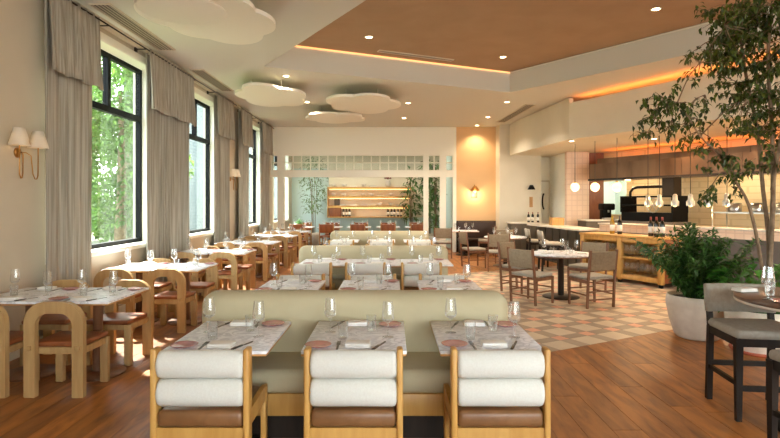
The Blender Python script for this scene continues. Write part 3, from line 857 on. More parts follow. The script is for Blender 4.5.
# ------------------------------------------------------------------ banquette rows
XC = [-1.025, -0.215, 0.59]
COLN = ['left', 'middle', 'right']
ROWS = [(3.41, 'front-row', -1, 2.9), (5.40, 'second-row', 1, 6.0), (7.55, 'third-row', -1, 7.04), (9.55, 'fourth-row', 1, 10.15), (11.70, 'fifth-row', -1, 11.19)]
for ri, (yt, rn, side, yb) in enumerate(ROWS):
    for ci, x in enumerate(XC if ri != 2 else [-0.93, -0.215, 0.50]):
        ph = 'the %s %s table' % (rn, COLN[ci])
        (wide_table if ri == 2 else mar_table).put((x, yt, 0), 0, '%s %s marble table between chair and banquette' % (rn, COLN[ci]), 'marble tables along the banquettes')
        if side < 0: roll_chair.put((x + ((-0.036, 0.006, 0.02)[ci] if ri != 2 else (-0.14, -0.13, -0.09)[ci]), yb + 0.25, 0), 0, 'cream bolster-backed oak chair at %s, its back to the camera' % ph, 'bolster-backed chairs')
        else: roll_chair.put((x, yb - 0.25, 0), PI, 'cream bolster-backed oak chair facing the camera at %s' % ph, 'bolster-backed chairs')
        lay_table(x, yt, 0.74, 0, ph, far=ri > 1, plates=ri < 4, cut=ri < 2)
for k, (y, nm) in enumerate(((3.86, 'frontmost olive banquette behind the three nearest marble tables'), (8.0, 'second olive banquette in the middle of the dining room'), (12.15, 'farthest olive banquette before the white partition'))):
    banq.put((-0.27, y, 0), 0, nm, 'olive banquettes')
# ------------------------------------------------------------------ window tables, in pairs
ORD = ['nearest', 'second', 'third', 'fourth', 'fifth', 'last']
for k, yt in enumerate((4.9, 7.02, 9.14, 11.26, 13.38, 15.4)):
    for j, (x, nm) in enumerate(((-3.365, 'wall-side'), (-2.735, 'aisle-side'))):
        ph = 'the %s table in the %s window pair' % (nm, ORD[k])
        win_table.put((x, yt, 0), 0, '%s table of the %s pair along the windows' % (nm, ORD[k]), 'tables along the windows')
        lay_table(x, yt, 0.74, 0, ph, far=k > 1, plates=k < 3, cut=k < 1)
        arch_chair.put((x - 0.02, yt - 0.61 + 0.235, 0), random.uniform(-0.03, 0.03), 'arched oak chair on the near side of %s' % ph, 'arched chairs along the windows')
        arch_chair.put((x - 0.03, yt + 0.65 - 0.235, 0), PI + random.uniform(-0.05, 0.05), 'arched oak chair on the far side of %s' % ph, 'arched chairs along the windows')
# ------------------------------------------------------------------ tiled side: round tables with walnut chairs
def face(x, y, tx, ty): return math.atan2(ty - y, tx - x) - PI / 2
T1 = (2.86, 8.84)
rnd_table.put((*T1, 0), 0, 'round marble-topped table on the harlequin tiles nearest the plants', 'round dining tables')
for (x, y, lb) in ((2.24, 8.38, 'near left'), (3.10, 8.12, 'near right'), (2.30, 9.45, 'far left'), (3.52, 9.42, 'far right')):
    wal_chair.put((x, y, 0), face(x, y, *T1), 'taupe upholstered walnut chair at the %s of the nearer round table' % lb, 'walnut chairs of the round tables')
def bits(cx, cy, z, spots, phrase):
    for kind, dx, dy, lb in spots:
        pr = {'wine': wine_far, 'tum': tumbler, 'nap': napkin}[kind]
        nm = {'wine': 'wine glass', 'tum': 'water tumbler', 'nap': 'folded white napkin'}[kind]
        pr.put((cx + dx, cy + dy, z), random.uniform(-.5, .5) if kind == 'nap' else 0, '%s at the %s of %s' % (nm, lb, phrase), 'ware on the round and square tables')
SP = (('wine', -0.26, 0.08, 'left'), ('wine', 0.02, -0.22, 'near edge'), ('wine', 0.1, 0.24, 'far edge'), ('wine', 0.27, 0.02, 'right'),
      ('tum', -0.16, -0.06, 'left'), ('tum', 0.14, -0.08, 'right'), ('nap', -0.3, -0.16, 'near left'), ('nap', 0.3, -0.17, 'near right'), ('nap', -0.22, 0.32, 'far left'), ('nap', 0.25, 0.3, 'far right'))
bits(*T1, 0.74, SP, 'the nearer round table')
T2 = (2.85, 13.1)
rnd_table.put((*T2, 0), 0, 'round table farther back on the tile edge', 'round dining tables')
for (x, y, lb) in ((2.5, 12.2, 'near'), (2.02, 12.9, 'left'), (3.0, 13.85, 'far')):
    wal_chair.put((x, y, 0), face(x, y, *T2) + (0.2 if lb == 'near' else 0), 'taupe upholstered walnut chair on the %s side of the farther round table' % lb, 'walnut chairs of the round tables')
bits(*T2, 0.74, SP[:8], 'the farther round table')
T3 = (2.2, 15.85)
sq_table.put((*T3, 0), 0, 'square marble table in front of the ochre alcove', 'square dining tables')
for (x, y, lb) in ((1.5, 15.1, 'left'), (2.86, 15.75, 'right')):
    wal_chair.put((x, y, 0), face(x, y, *T3) + (0.65 if lb == 'left' else 0), 'dark walnut chair on the %s side of the alcove table' % lb, 'walnut chairs of the alcove table')
bits(*T3, 0.74, SP[:8], 'the alcove table')
# alcove bench
t = thing('alcove_bench', (2.72, 16.47, 0), 'dark leather bench under the ochre alcove wall', 'bench')
part(t, 'seat', MB().rbox(-0.6, 0.6, -0.2, 0.3, 0.36, 0.47, 0.04, 3), 'dark_leather'); part(t, 'base', MB().box(-0.58, 0.58, -0.16, 0.3, 0, 0.36), 'dark_wood')
part(t, 'backrest', MB().rbox(-0.6, 0.6, 0.21, 0.31, 0.47, 0.98, 0.03, 3), 'dark_leather')
# back room: small tables with brown wooden chairs
for k, x in enumerate((-3.1, -2.1, -1.1, -0.1, 0.9)):
    o = ['first', 'second', 'third', 'fourth', 'fifth'][k]
    sq_table.put((x, 18.2, 0), 0, '%s square table from the left in the shelved back room' % o, 'square dining tables')
    wood_chair.put((x - 0.02, 17.72, 0), random.uniform(-.1, .1), 'brown wooden chair at the %s back-room table from the left, near side' % o, 'wooden chairs of the back room')
    wood_chair.put((x, 18.75, 0), PI + random.uniform(-.1, .1), 'brown wooden chair at the %s back-room table from the left, far side' % o, 'wooden chairs of the back room')
    bits(x, 18.2, 0.74, SP[:6], 'the %s back-room table' % o)
# tall table and stools at the right edge
T4 = (2.98, 3.62)
high_table.put((*T4, 0), 0, 'tall round table with dark top and pale rim at the right edge', 'table')
stool.put((2.79, 4.02, 0), PI - 0.12, 'grey upholstered dark-legged stool behind the tall round table', 'counter stools')
stool.put((2.67, 3.14, 0), 0.1, 'grey upholstered stool in front of the tall table, at the picture edge', 'counter stools')
wine.put((2.60, 3.62, 0.93), 0, 'tall wine glass standing on the dark tall table', 'wine glasses on the tables')
wine.put((2.78, 3.34, 0.93), 0, 'second wine glass on the dark tall table, nearer the camera', 'wine glasses on the tables')
tumbler.put((2.70, 3.74, 0.93), 0, 'water tumbler on the dark tall table', 'water tumblers on the tables')
napkin.put((2.66, 3.95, 0.93), 0.2, 'folded white napkin on the dark tall table', 'folded napkins on the tables')
plate.put((2.62, 3.50, 0.93), 0, 'pink side plate on the dark tall table', 'pink side plates on the tables')

# ------------------------------------------------------------------ curtains
def drape(y0, y1, z0, z1, x, amp, nf, flare=0.0, thick=0.006, seed=1):
    rn = random.Random(seed); mb = MB(); n = nf * 8; rows = 10
    ph = [rn.uniform(-.5, .5) for _ in range(nf + 2)]
    pts = []
    for r in range(rows + 1):
        t = r / rows; z = z1 + (z0 - z1) * t
        row = []
        for k in range(n + 1):
            s = k / n; y = y0 + (y1 - y0) * s
            wv = math.sin(s * nf * 2 * PI + ph[int(s * nf)] * 0.6 * t + 0.5 * math.sin(t * 3 + s * 9))
            am = amp * (0.65 + 0.35 * math.sin(s * 13 + seed)) * (0.55 + 0.45 * t)
            row.append((x + am * wv + flare * t, y + 0.25 * am * math.cos(s * nf * 4 * PI) + flare * t * (s - 0.5) * 0.8, z + (0.012 * math.sin(s * 17) if r == rows else 0)))
        pts.append(row)
    vs = [p for row in pts for p in row]; m = n + 1; fs = []
    off = len(vs); vs += [(p[0] - thick, p[1], p[2]) for row in pts for p in row]
    for r in range(rows):
        for k in range(n):
            a = r * m + k; fs.append((a, a + 1, a + m + 1, a + m)); fs.append((off + a, off + a + m, off + a + m + 1, off + a + 1))
    for k in range(n):
        fs.append((k, off + k, off + k + 1, k + 1)); a = rows * m + k; fs.append((a, a + 1, off + a + 1, off + a))
    for r in range(rows):
        a = r * m; fs.append((a, a + m, off + a + m, off + a)); a = r * m + n; fs.append((a, off + a, off + a + m, a + m))
    return mb.add(vs, fs, True)
CUR = [(5.66, 6.58, 'at the near side of the nearest window', 4), (8.02, 9.75, 'hanging between the nearest and second windows', 9), (11.1, 12.2, 'at the far side of the second window', 6),
       (12.9, 13.85, 'at the near side of the third window', 5), (15.0, 16.2, 'at the far side of the third window', 6)]
for k, (a, b, nm, nf) in enumerate(CUR):
    t = thing('curtain', (-3.745, (a + b) / 2, 0), 'grey striped linen curtain with short valance %s' % nm, 'curtain', 'grey linen curtains')
    c = (a + b) / 2
    part(t, 'drape', drape(a - c, b - c, 0.02, 3.88, 0, 0.05, int(nf * 1.7), seed=k + 2), 'linen')
    part(t, 'valance', drape(a - c - 0.03, b - c + 0.03, 3.02, 3.93, 0.07, 0.034, int(nf * 1.7), flare=0.045, seed=k + 20), 'linen')
for (a, b, nm) in ((5.9, 12.5, 'first two'), (12.95, 16.5, 'third')):
    t = thing('curtain_rod', (-3.71, (a + b) / 2, 3.9), 'thin dark curtain rod above the %s windows' % nm, 'curtain rod')
    c = (a + b) / 2
    part(t, 'rod', MB().tube([(0.035, a - c, 0), (0.035, b - c, 0)], 0.011, 8), 'bronze')
    for y in ([6.85, 7.9, 9.9, 11.0, 12.3] if a < 8 else [13.2, 14.4, 15.2, 16.3]):
        part(t, 'bracket', MB().tube([(0.035, y - c, 0), (-0.09, y - c, 0.0)], 0.009, 6).box(-0.14, -0.118, y - c - 0.03, y - c + 0.03, -0.04, 0.04).tube([(-0.09, y - c, 0), (-0.13, y - c, 0)], 0.009, 6), 'bronze')

# ------------------------------------------------------------------ wall lamps
def warm(parent, loc, e, rad=0.03, col=(1.0, 0.72, 0.42)):
    l = bpy.data.lights.new('lamp_light', 'POINT'); l.energy = e; l.color = col; l.shadow_soft_size = rad
    o = bpy.data.objects.new('lamp_light', l); COL.objects.link(o); o.parent = parent; o.location = loc; return o
def shade_mb(r0, r1, h): return MB().lathe([(r1, 0), (r0, h), (r0 - 0.004, h), (r1 - 0.004, 0)], 24)
def two_arm(loc, label):
    t = thing('sconce', loc, label, 'wall lamp', 'brass wall lamps')
    part(t, 'back_plate', MB().lathe([(0, 0), (0.055, 0), (0.05, 0.012), (0.02, 0.022), (0, 0.024)], 20, M=Matrix.Rotation(PI / 2, 4, 'Y')), 'brass')
    for s, nm in ((-1, 'near'), (1, 'far')):
        y = s * 0.14
        pts = [(0.02, 0.0, 0), (0.07, s * 0.03, 0.0), (0.10, s * 0.06, -0.03), (0.11, s * 0.075, -0.22), (0.115, s * 0.10, -0.27), (0.12, s * 0.118, -0.27), (0.12, s * 0.137, -0.23), (0.12, y, -0.1), (0.12, y, 0.06)]
        a = part(t, 'arm', MB().tube(pts, 0.006, 6), 'brass')
        o = link('lamp_shade', MB().lathe([(0.098, 0.06), (0.05, 0.235), (0.046, 0.235), (0.094, 0.06)], 24, (0.12, y, 0)).mesh('lamp_shade', 'shade_fabric'), t)
        o['label'] = 'white tapered fabric shade'
        link('bulb', MB().lathe([(0, 0.07), (0.016, 0.08), (0.022, 0.11), (0.012, 0.14), (0, 0.145)], 10, (0.12, y, 0)).mesh('bulb', 'bulb_glow'), t)
        warm(t, (0.12, y, 0.16), 0.15)
two_arm((LX, 5.41, 2.11), 'brass wall lamp with two white shades on the nearest pier')
two_arm((LX, 12.56, 2.15), 'brass wall lamp with white shades on the pier between curtains')
t = thing('sconce', P(474, 191, YO), 'small brass wall lamp glowing on the ochre alcove wall', 'wall lamp')
part(t, 'back_plate', MB().box(-0.1, 0.1, -0.02, 0.0, -0.22, 0.02), 'walnut'); part(t, 'arm', MB().tube([(0, 0, 0.1), (0, -0.1, 0.2), (0, -0.16, 0.16)], 0.012, 6), 'brass')
part(t, 'lamp_shade', MB().lathe([(0.16, 0.0), (0.05, 0.15), (0.045, 0.15), (0.15, 0.0)], 20, (0, -0.17, 0.0)), 'brass'); part(t, 'bulb', MB().lathe([(0, -0.06), (0.05, -0.02), (0.05, 0.03), (0, 0.07)], 12, (0, -0.17, 0)), 'bulb_glow')
warm(t, (0, -0.2, -0.12), 9)
t = thing('sconce', (pxX(531, 16.2), 16.2, 2.06), 'small dark swing lamp on the plain cream wall', 'wall lamp')
part(t, 'back_plate', MB().box(-0.05, 0.05, -0.015, 0, -0.62, -0.3), 'oak'); part(t, 'arm', MB().tube([(0, 0, 0), (0, -0.12, 0.04), (-0.02, -0.2, 0.0)], 0.015, 6), 'black_metal')
part(t, 'lamp_head', MB().lathe([(0.12, -0.08), (0.05, 0.06), (0.045, 0.06), (0.11, -0.08)], 16, (-0.04, -0.2, 0)), 'black_metal')

# ------------------------------------------------------------------ ceiling: cloud panels and downlights
def cloud(cx, cy, z, rx, ry, n, ph, label, rot=0):
    t = thing('cloud_panel', (cx, cy, z), label, 'ceiling panel', 'cloud-shaped ceiling panels', rot)
    poly = []
    lobes = [(0.5 * math.cos(2 * PI * k / n + ph), 0.5 * math.sin(2 * PI * k / n + ph), 0.5 * (1 + 0.14 * math.sin(k * 2.3))) for k in range(n)]
    for k in range(110):
        a = 2 * PI * k / 110; c, s = math.cos(a), math.sin(a); best = 0.5
        for lx, ly, lr in lobes:
            b = lx * c + ly * s; q = b * b - (lx * lx + ly * ly - lr * lr)
            if q > 0: best = max(best, b + math.sqrt(q))
        poly.append((rx * best * c, ry * best * s))
    part(t, 'panel', MB().prism(poly, 0, 0.05), 'white_paint')
    for x, y in ((-0.4, -0.4), (0.4, -0.4), (0.4, 0.4), (-0.4, 0.4)):
        part(t, 'hanger', MB().tube([(x * rx, y * ry, 0.05), (x * rx, y * ry, H - z)], 0.008, 6), 'white_metal')
    return t
c1 = cloud(-2.12, 6.15, 3.74, 0.74, 0.95, 6, 0.3, 'large scalloped cloud panel hanging above the nearest window tables')
part(c1, 'lower_disc', MB().lathe([(0, -0.018), (0.46, -0.018), (0.475, -0.01), (0.475, 0.0), (0, 0.0)], 36, (-0.2, -0.3, 0)), 'white_paint')
cloud(-2.45, 10.75, 3.74, 0.74, 1.1, 5, 0.9, 'scalloped cloud panel over the window side, nearer the second window')
cloud(-0.62, 11.6, 3.74, 0.84, 1.1, 5, 0.1, 'scalloped cloud panel hanging nearest the middle of the room')
cloud(-1.45, 13.5, 3.74, 0.82, 0.8, 5, 0.5, 'scalloped cloud panel hanging farthest back near the partition')
DL = [(369, 37, HC, 'left of the tan coffer'), (503, 57, HC, 'far corner of the tan coffer'), (656, 9, HC, 'right of the tan coffer'), (286, 76, H, 'ceiling left of the coffer'), (307, 102, H, 'ceiling between the two front cloud panels'),
      (408, 103, H, 'ceiling beyond the coffer'), (404, 118, H, 'ceiling before the partition'), (507, 102, H, 'ceiling left of the soffit bend'), (488, 117, H, 'ceiling before the alcove')]
def downlight(x, y, z, lab, e=110, ang=130, col=(1.0, 0.86, 0.68)):
    t = thing('downlight', (x, y, z), 'small round recessed downlight in the %s' % lab, 'downlight', 'recessed downlights')
    part(t, 'trim_ring', MB().lathe([(0.055, -0.006), (0.075, -0.005), (0.078, 0.0), (0.055, 0.0)], 20), 'white_metal')
    part(t, 'lens', MB().lathe([(0, -0.004), (0.054, -0.004), (0.054, 0), (0, 0)], 16), 'down_glow')
    l = bpy.data.lights.new('spot', 'SPOT'); l.energy = e; l.color = col; l.spot_size = math.radians(ang); l.spot_blend = 0.7; l.shadow_soft_size = 0.05
    o = bpy.data.objects.new('spot', l); COL.objects.link(o); o.parent = t; o.location = (0, 0, -0.02)
for px, py, z, lab in DL:
    d = (z - 1.6) * FPX / (HY - py); downlight((px - HX) * d / FPX, d, z, lab)
downlight(2.7, 16.45, H, 'ceiling of the ochre alcove', 70, 120, (1.0, 0.76, 0.48))
downlight(*UV(S1, -0.2, 0.3), ZS, 'soffit at its bend', 20)
for k in range(4):
    downlight(*UV(S1, 1.0 + 1.7 * k, 1.6), ZS, ['kitchen ceiling by the pass', 'kitchen ceiling before the hood', 'kitchen ceiling beside the tree', 'kitchen ceiling at the far right'][k], 240, 155, (1.0, 0.66, 0.36))
for k, x in enumerate((-2.6, -0.8, 1.0)): downlight(x, 18.6, H, 'back-room ceiling, %s of three added for fill' % ('left', 'middle', 'right')[k], 100, 150, (1.0, 0.9, 0.76))  # downlights put in to brighten the back room
# ------------------------------------------------------------------ bottles
def bottle_proto(name, m, cap, lab='paper'):
    pr = Proto(name, 'bottle')
    pr.add('body', MB().lathe([(0, 0), (0.036, 0), (0.038, 0.01), (0.038, 0.19), (0.03, 0.22), (0.014, 0.245), (0.013, 0.295), (0, 0.295)], 16), m)
    pr.add('paper_label', MB().lathe([(0.0385, 0.05), (0.0388, 0.05), (0.0388, 0.15), (0.0385, 0.15)], 16), lab)
    pr.add('capsule', MB().lathe([(0.0145, 0.25), (0.0148, 0.3), (0.0, 0.302)], 12), cap)
    return pr
b_dark = bottle_proto('wine_bottle', 'bottle_dark', 'book_red'); b_amber = bottle_proto('wine_bottle', 'bottle_amber', 'book_yellow')
b_blue = bottle_proto('wine_bottle', 'bottle_dark', 'slate')

# ------------------------------------------------------------------ bar
BO = (4.085, 11.34)           # front left foot of the oak service station, runs along U
F0, F1 = (3.88, 15.0), (4.25, 11.85)
t = thing('bar_counter', (4.3, 13.4, 0), 'pale stone bar counter with dark front behind the round table', 'bar counter')
def lp(p, z=0): return (p[0] - 4.3, p[1] - 13.4)
dv = Vector((F1[0] - F0[0], F1[1] - F0[1])).normalized(); nv = Vector((-dv.y, dv.x))
q = lambda p, s: (p[0] + nv.x * s, p[1] + nv.y * s)
part(t, 'worktop', MB().prism([lp(F0), lp(F1), lp(q(F1, 0.7)), lp(q(F0, 0.7))], 0.94, 0.98), 'white_stone')
part(t, 'bar_front', MB().prism([lp(q(F0, 0.28)), lp(q(F1, 0.28)), lp(q(F1, 0.66)), lp(q(F0, 0.66))], 0.0, 0.94), 'bar_front')
for k in range(7):
    a = Vector(q(F0, 0.265)) + dv * (0.2 + k * 0.45)
    part(t, 'batten', MB().bar((a.x - 4.3, a.y - 13.4, 0.02), (a.x - 4.3, a.y - 13.4, 0.92), 0.05, 0.03, (nv.x, nv.y, 0)), 'bar_front')
t = thing('sideboard', (3.75, 15.55, 0), 'dark cabinet with cream top at the far end of the bar', 'cabinet')
part(t, 'body', MB().box(-0.24, 0.62, -0.22, 0.3, 0.06, 0.96), 'bar_front'); part(t, 'top', MB().rbox(-0.27, 0.65, -0.25, 0.32, 0.96, 1.0, 0.006), 'white_stone')
part(t, 'plinth', MB().box(-0.22, 0.6, -0.18, 0.28, 0, 0.06), 'dark_wood')
for k, x in enumerate((-0.14, 0.0, 0.13)): part(t, 'cabinet_door', MB().rbox(-0.23 + k * 0.285, 0.05 + k * 0.285, -0.235, -0.22, 0.08, 0.94, 0.004), 'bar_front')
for k, x in enumerate((3.98, 4.1, 4.26)): b_dark.put((x + .08, 15.5, 1.0), 0, '%s dark bottle of three on the far end cabinet' % ['leftmost', 'middle', 'rightmost'][k], 'bottles on the far cabinet')
t = thing('wooden_crate', (4.45, 14.1, 0.98), 'low tan wooden box on the pale bar counter', 'box')
part(t, 'side', MB().box(-0.16, 0.16, -0.14, -0.12, 0, 0.2), 'oak'); part(t, 'side', MB().box(-0.16, 0.16, 0.12, 0.14, 0, 0.2), 'oak'); part(t, 'end', MB().box(-0.16, -0.14, -0.12, 0.12, 0, 0.2), 'oak'); part(t, 'end', MB().box(0.14, 0.16, -0.12, 0.12, 0, 0.2), 'oak'); part(t, 'bottom', MB().box(-0.14, 0.14, -0.12, 0.12, 0, 0.012), 'oak')
for k, (x, y) in enumerate(((3.66, 13.15), (3.74, 12.3))): stool.put((x, y, 0), -PI / 2 - 0.1, 'grey bar stool at the pale counter, %s the station' % ('farther from' if k == 0 else 'next to'), 'counter stools')

# oak service station with hanging rows of glasses
st = thing('service_station', (*BO, 0), 'honey oak service station with open shelves of glasses', 'sideboard', rz=ROTU)
Ls, Ds, Hs = 1.9, 0.6, 0.94
# local: x along the front (U), y towards the back (V)
def sp(name, x0, x1, y0, y1, z0, z1, m='oak_honey'): return part(st, name, MB().rbox(x0, x1, y0, y1, z0, z1, 0.005, 1), m)
sp('top', -0.02, Ls + 0.02, -0.02, Ds + 0.02, Hs - 0.04, Hs)
for x in (0, 0.93, Ls - 0.09):
    sp('post', x, x + 0.09, 0, 0.09, 0.06, Hs - 0.04); sp('post', x, x + 0.09, Ds - 0.09, Ds, 0.06, Hs - 0.04)
    sp('foot', x + 0.01, x + 0.08, 0.01, 0.08, 0.0, 0.06, 'black_metal')
    sp('foot', x + 0.01, x + 0.08, Ds - 0.08, Ds - 0.01, 0.0, 0.06, 'black_metal')
sp('top_rail', 0.09, Ls - 0.09, 0.01, 0.05, Hs - 0.13, Hs - 0.04)
sp('bottom_rail', 0.09, Ls - 0.09, 0.01, 0.05, 0.08, 0.16)
sp('end_panel', Ls - 0.03, Ls, 0.09, Ds - 0.09, 0.08, Hs - 0.04, 'seat_wood'); sp('end_panel', 0, 0.03, 0.09, Ds - 0.09, 0.08, Hs - 0.04)
sp('back_panel', 0.03, Ls - 0.03, Ds - 0.04, Ds - 0.02, 0.08, Hs - 0.04)
for x0, x1 in ((0.1, 0.94), (1.02, Ls - 0.1)):
    sp('shelf', x0, x1, 0.02, Ds - 0.04, 0.14, 0.17); sp('shelf', x0, x1, 0.02, Ds - 0.04, 0.49, 0.525)
shelfn = {0.17: 'lower', 0.525: 'upper'}
for bay, (xa, xb) in enumerate(((0.16, 0.88), (1.08, 1.74))):
    for z in (0.17, 0.525):
        for r, yy in enumerate((0.12, 0.3)):
            for k in range(7):
                x = xa + (xb - xa) * k / 6
                p = UV(BO, x, yy)
                row, sh, by = ('front', 'back')[r], shelfn[z], ('left', 'right')[bay]
                wine_far.put((p[0], p[1], z), 0, '%s glass from the left, %s row, %s shelf, %s bay of oak station' % (['first', 'second', 'third', 'fourth', 'fifth', 'sixth', 'seventh'][k], row, sh, by), 'stored glasses, %s row, %s shelf, %s bay' % (row, sh, by))
for k, (a, pr, lb) in enumerate(((0.62, b_amber, 'amber bottle on the oak station, left of the dark one'), (0.80, b_blue, 'dark bottle on the oak station beside the amber one'), (1.50, b_dark, 'leftmost of three labelled dark bottles on the oak station'), (1.62, b_dark, 'middle one of three labelled dark bottles on the oak station'), (1.74, b_dark, 'rightmost of three labelled dark bottles on the oak station'))):
    p = UV(BO, a, 0.25); pr.put((*p, Hs), 0, lb, 'bottles on the oak station', scale=1.25)
# long kitchen counter behind the station
CO = UV(BO, 0, Ds + 0.06)
kt = thing('kitchen_counter', (*CO, 0), 'long slate kitchen counter with pink tiled ledge and pale top', 'counter', rz=ROTU)
part(kt, 'body', MB().box(-0.1, 7.5, 0.06, 0.8, 0, 0.95), 'slate'); part(kt, 'tiled_ledge', MB().box(-0.1, 7.5, 0.06, 0.16, 0.95, 1.1), 'pink_tiling'); part(kt, 'ledge_top', MB().rbox(-0.12, 7.5, 0.03, 0.42, 1.1, 1.135, 0.006), 'white_stone')
part(kt, 'worktop', MB().rbox(-0.1, 7.5, 0.42, 0.82, 0.95, 0.98, 0.005), 'steel')
# globe pendants over the bar
for k, (px, d) in enumerate(((575, 12.9), (595, 12.3), (617, 11.7))):
    p = P(px, 187, d)
    t = thing('globe_pendant', (p[0], p[1], p[2]), 'glowing opal globe pendant, %s of the three over the bar' % ('leftmost', 'middle', 'rightmost')[k], 'pendant lamp', 'globe pendants over the bar')
    part(t, 'globe', MB().lathe([(0.105 * math.sin(PI * j / 12), -0.105 * math.cos(PI * j / 12)) for j in range(13)], 20), 'globe_glow')
    part(t, 'cap', MB().lathe([(0.03, 0.095), (0.03, 0.12), (0.012, 0.14), (0.0, 0.14)], 12), 'brass')
    part(t, 'cord', MB().tube([(0, 0, 0.13), (0, 0, ZS - p[2])], 0.006, 6), 'bronze')
    warm(t, (0, 0, -0.16), 8, 0.1)
# ------------------------------------------------------------------ kitchen: hood, grill, heat lamps
hd = thing('kitchen_hood', (*UV(KO, 2.9, 0), 2.0), 'wide copper kitchen hood under the warm ceiling', 'hood', rz=ROTU)
def slab(a0, a1, b0, b1, z0, z1, inset=0.0):
    m = MB(); vs = [(a0 + inset, b0 + inset, z0), (a1 - inset, b0 + inset, z0), (a1 - inset, b1, z0), (a0 + inset, b1, z0), (a0, b0, z1), (a1, b0, z1), (a1, b1, z1), (a0, b1, z1)]
    return m.add(vs, [(0, 3, 2, 1), (4, 5, 6, 7), (0, 1, 5, 4), (1, 2, 6, 5), (2, 3, 7, 6), (3, 0, 4, 7)])
for k in range(4):
    a = -2.2 + k * 1.3
    part(hd, 'lower_panel', slab(a + 0.004, a + 1.296, -1.25, -0.01, 0.2, 0.62), 'copper'); part(hd, 'upper_panel', slab(a + 0.004, a + 1.296, -0.95, -0.01, 0.625, 0.78), 'copper')
part(hd, 'light_strip', MB().box(-2.2, 3.0, -0.6, -0.54, 0.78, 0.8), 'added_hood_glow', 'added unseen strip washing the ceiling above the hood orange')  # strip added out of sight to cast orange on the kitchen ceiling
part(hd, 'lip', MB().box(-2.22, 3.02, -1.28, -1.2, 0.17, 0.22), 'bronze')
for k in range(4):  # lamps added under the hood to brighten the kitchen wall
    part(hd, 'added_hood_lamp', MB().lathe([(0, 0.2), (0.07, 0.2), (0.07, 0.16), (0.0, 0.16)], 16, (-1.5 + k * 1.3, -0.6, 0)), 'bulb_glow', 'added round lamp brightening the wall under the hood')
    warm(hd, (-1.5 + k * 1.3, -0.6, 0.1), 11, 0.06, (1.0, 0.74, 0.44))
gr = thing('grill', (*UV(KO, 2.25, -0.75), 0), 'black iron grill with curved pipe under the hood', 'grill', rz=ROTU)
part(gr, 'body', MB().box(-0.75, 0.75, -0.35, 0.35, 0, 1.12), 'slate'); part(gr, 'fire_box', MB().box(-0.7, 0.7, -0.3, 0.3, 1.12, 1.34), 'black_metal')
part(gr, 'rack', MB().box(-0.72, 0.72, -0.32, 0.28, 1.5, 1.54).box(-0.72, -0.68, -0.32, 0.28, 1.34, 1.75).box(0.68, 0.72, -0.32, 0.28, 1.34, 1.75).box(-0.72, 0.72, -0.32, -0.29, 1.71, 1.75), 'black_metal')
part(gr, 'pipe', MB().tube([(-0.66, 0.0, 1.7), (-0.66, 0.0, 1.86), (-0.58, 0.0, 1.95), (-0.45, 0, 1.98), (0.35, 0, 1.98)], 0.035, 8), 'bronze')
part(gr, 'flue', MB().box(0.3, 0.6, -0.1, 0.2, 1.75, 2.2), 'bronze')
wheel = MB().tube([(0.25 + 0.17 * math.cos(x), -0.38, 1.52 + 0.17 * math.sin(x)) for x in [2 * PI * k / 20 for k in range(20)]], 0.014, 6, closed=True)
for k in range(3): wheel.tube([(0.25 + 0.17 * math.cos(k * PI / 3), -0.38, 1.52 + 0.17 * math.sin(k * PI / 3)), (0.25 - 0.17 * math.cos(k * PI / 3), -0.38, 1.52 - 0.17 * math.sin(k * PI / 3))], 0.008, 6)
wheel.tube([(0.25, -0.4, 1.52), (0.25, -0.3, 1.52)], 0.02, 8)
part(gr, 'hand_wheel', wheel, 'steel')
for k, px in enumerate((648, 659.5, 675, 690.5, 708, 727)):
    d = 11.6 - k * 0.32; p = P(px, 206, d)
    t = thing('heat_lamp', p, 'steel heat lamp hanging below the hood, %s from the left' % ['first', 'second', 'third', 'fourth', 'fifth', 'sixth'][k], 'heat lamp', 'heat lamps of the kitchen pass')
    part(t, 'lamp_shade', MB().lathe([(0.075, 0.0), (0.08, 0.09), (0.05, 0.13), (0.045, 0.22), (0.02, 0.25), (0.0, 0.25), (0.0, 0.2), (0.07, 0.0)], 16), 'steel')
    part(t, 'bulb', MB().lathe([(0, -0.02), (0.04, 0.0), (0.03, 0.05), (0, 0.08)], 10), 'bulb_glow')
    part(t, 'cord', MB().tube([(0, 0, 0.24), (0, 0, ZS - p[2])], 0.006, 6), 'bronze')
# shelves and gear right of the grill
t = thing('steel_shelf_unit', (*UV(KO, 4.6, -0.5), 0), 'steel kitchen shelf unit right of the grill', 'shelf', rz=ROTU)
for z in (0.4, 0.95, 1.35): part(t, 'shelf', MB().box(-0.9, 0.9, -0.3, 0.3, z, z + 0.03), 'steel')
for x in (-0.88, 0.88):
    for y in (-0.28, 0.28): part(t, 'upright', MB().tube([(x, y, 0), (x, y, 1.5)], 0.015, 6), 'steel')
for k, x in enumerate((-0.55, -0.1, 0.4)):
    p = UV(KO, 4.6 + x, -0.5)
    o = thing('stock_pot', (*p, 1.38), 'steel stock pot on the kitchen shelf, %s of three' % ['left', 'middle', 'right'][k], 'pot', 'stock pots on the kitchen shelf')
    part(o, 'body', MB().lathe([(0, 0), (0.13, 0), (0.135, 0.01), (0.135, 0.2), (0.128, 0.2), (0.128, 0.012), (0, 0.01)], 20), 'steel')
    for s in (-1, 1): part(o, 'handle', MB().tube([(s * 0.13, -0.04, 0.15), (s * 0.165, -0.03, 0.15), (s * 0.165, 0.03, 0.15), (s * 0.13, 0.04, 0.15)], 0.008, 6), 'steel')
t = thing('coffee_machine', P(607, 214, 14.4), 'small black coffee machine standing before the kitchen pass', 'coffee machine')
t.location.z = 1.12
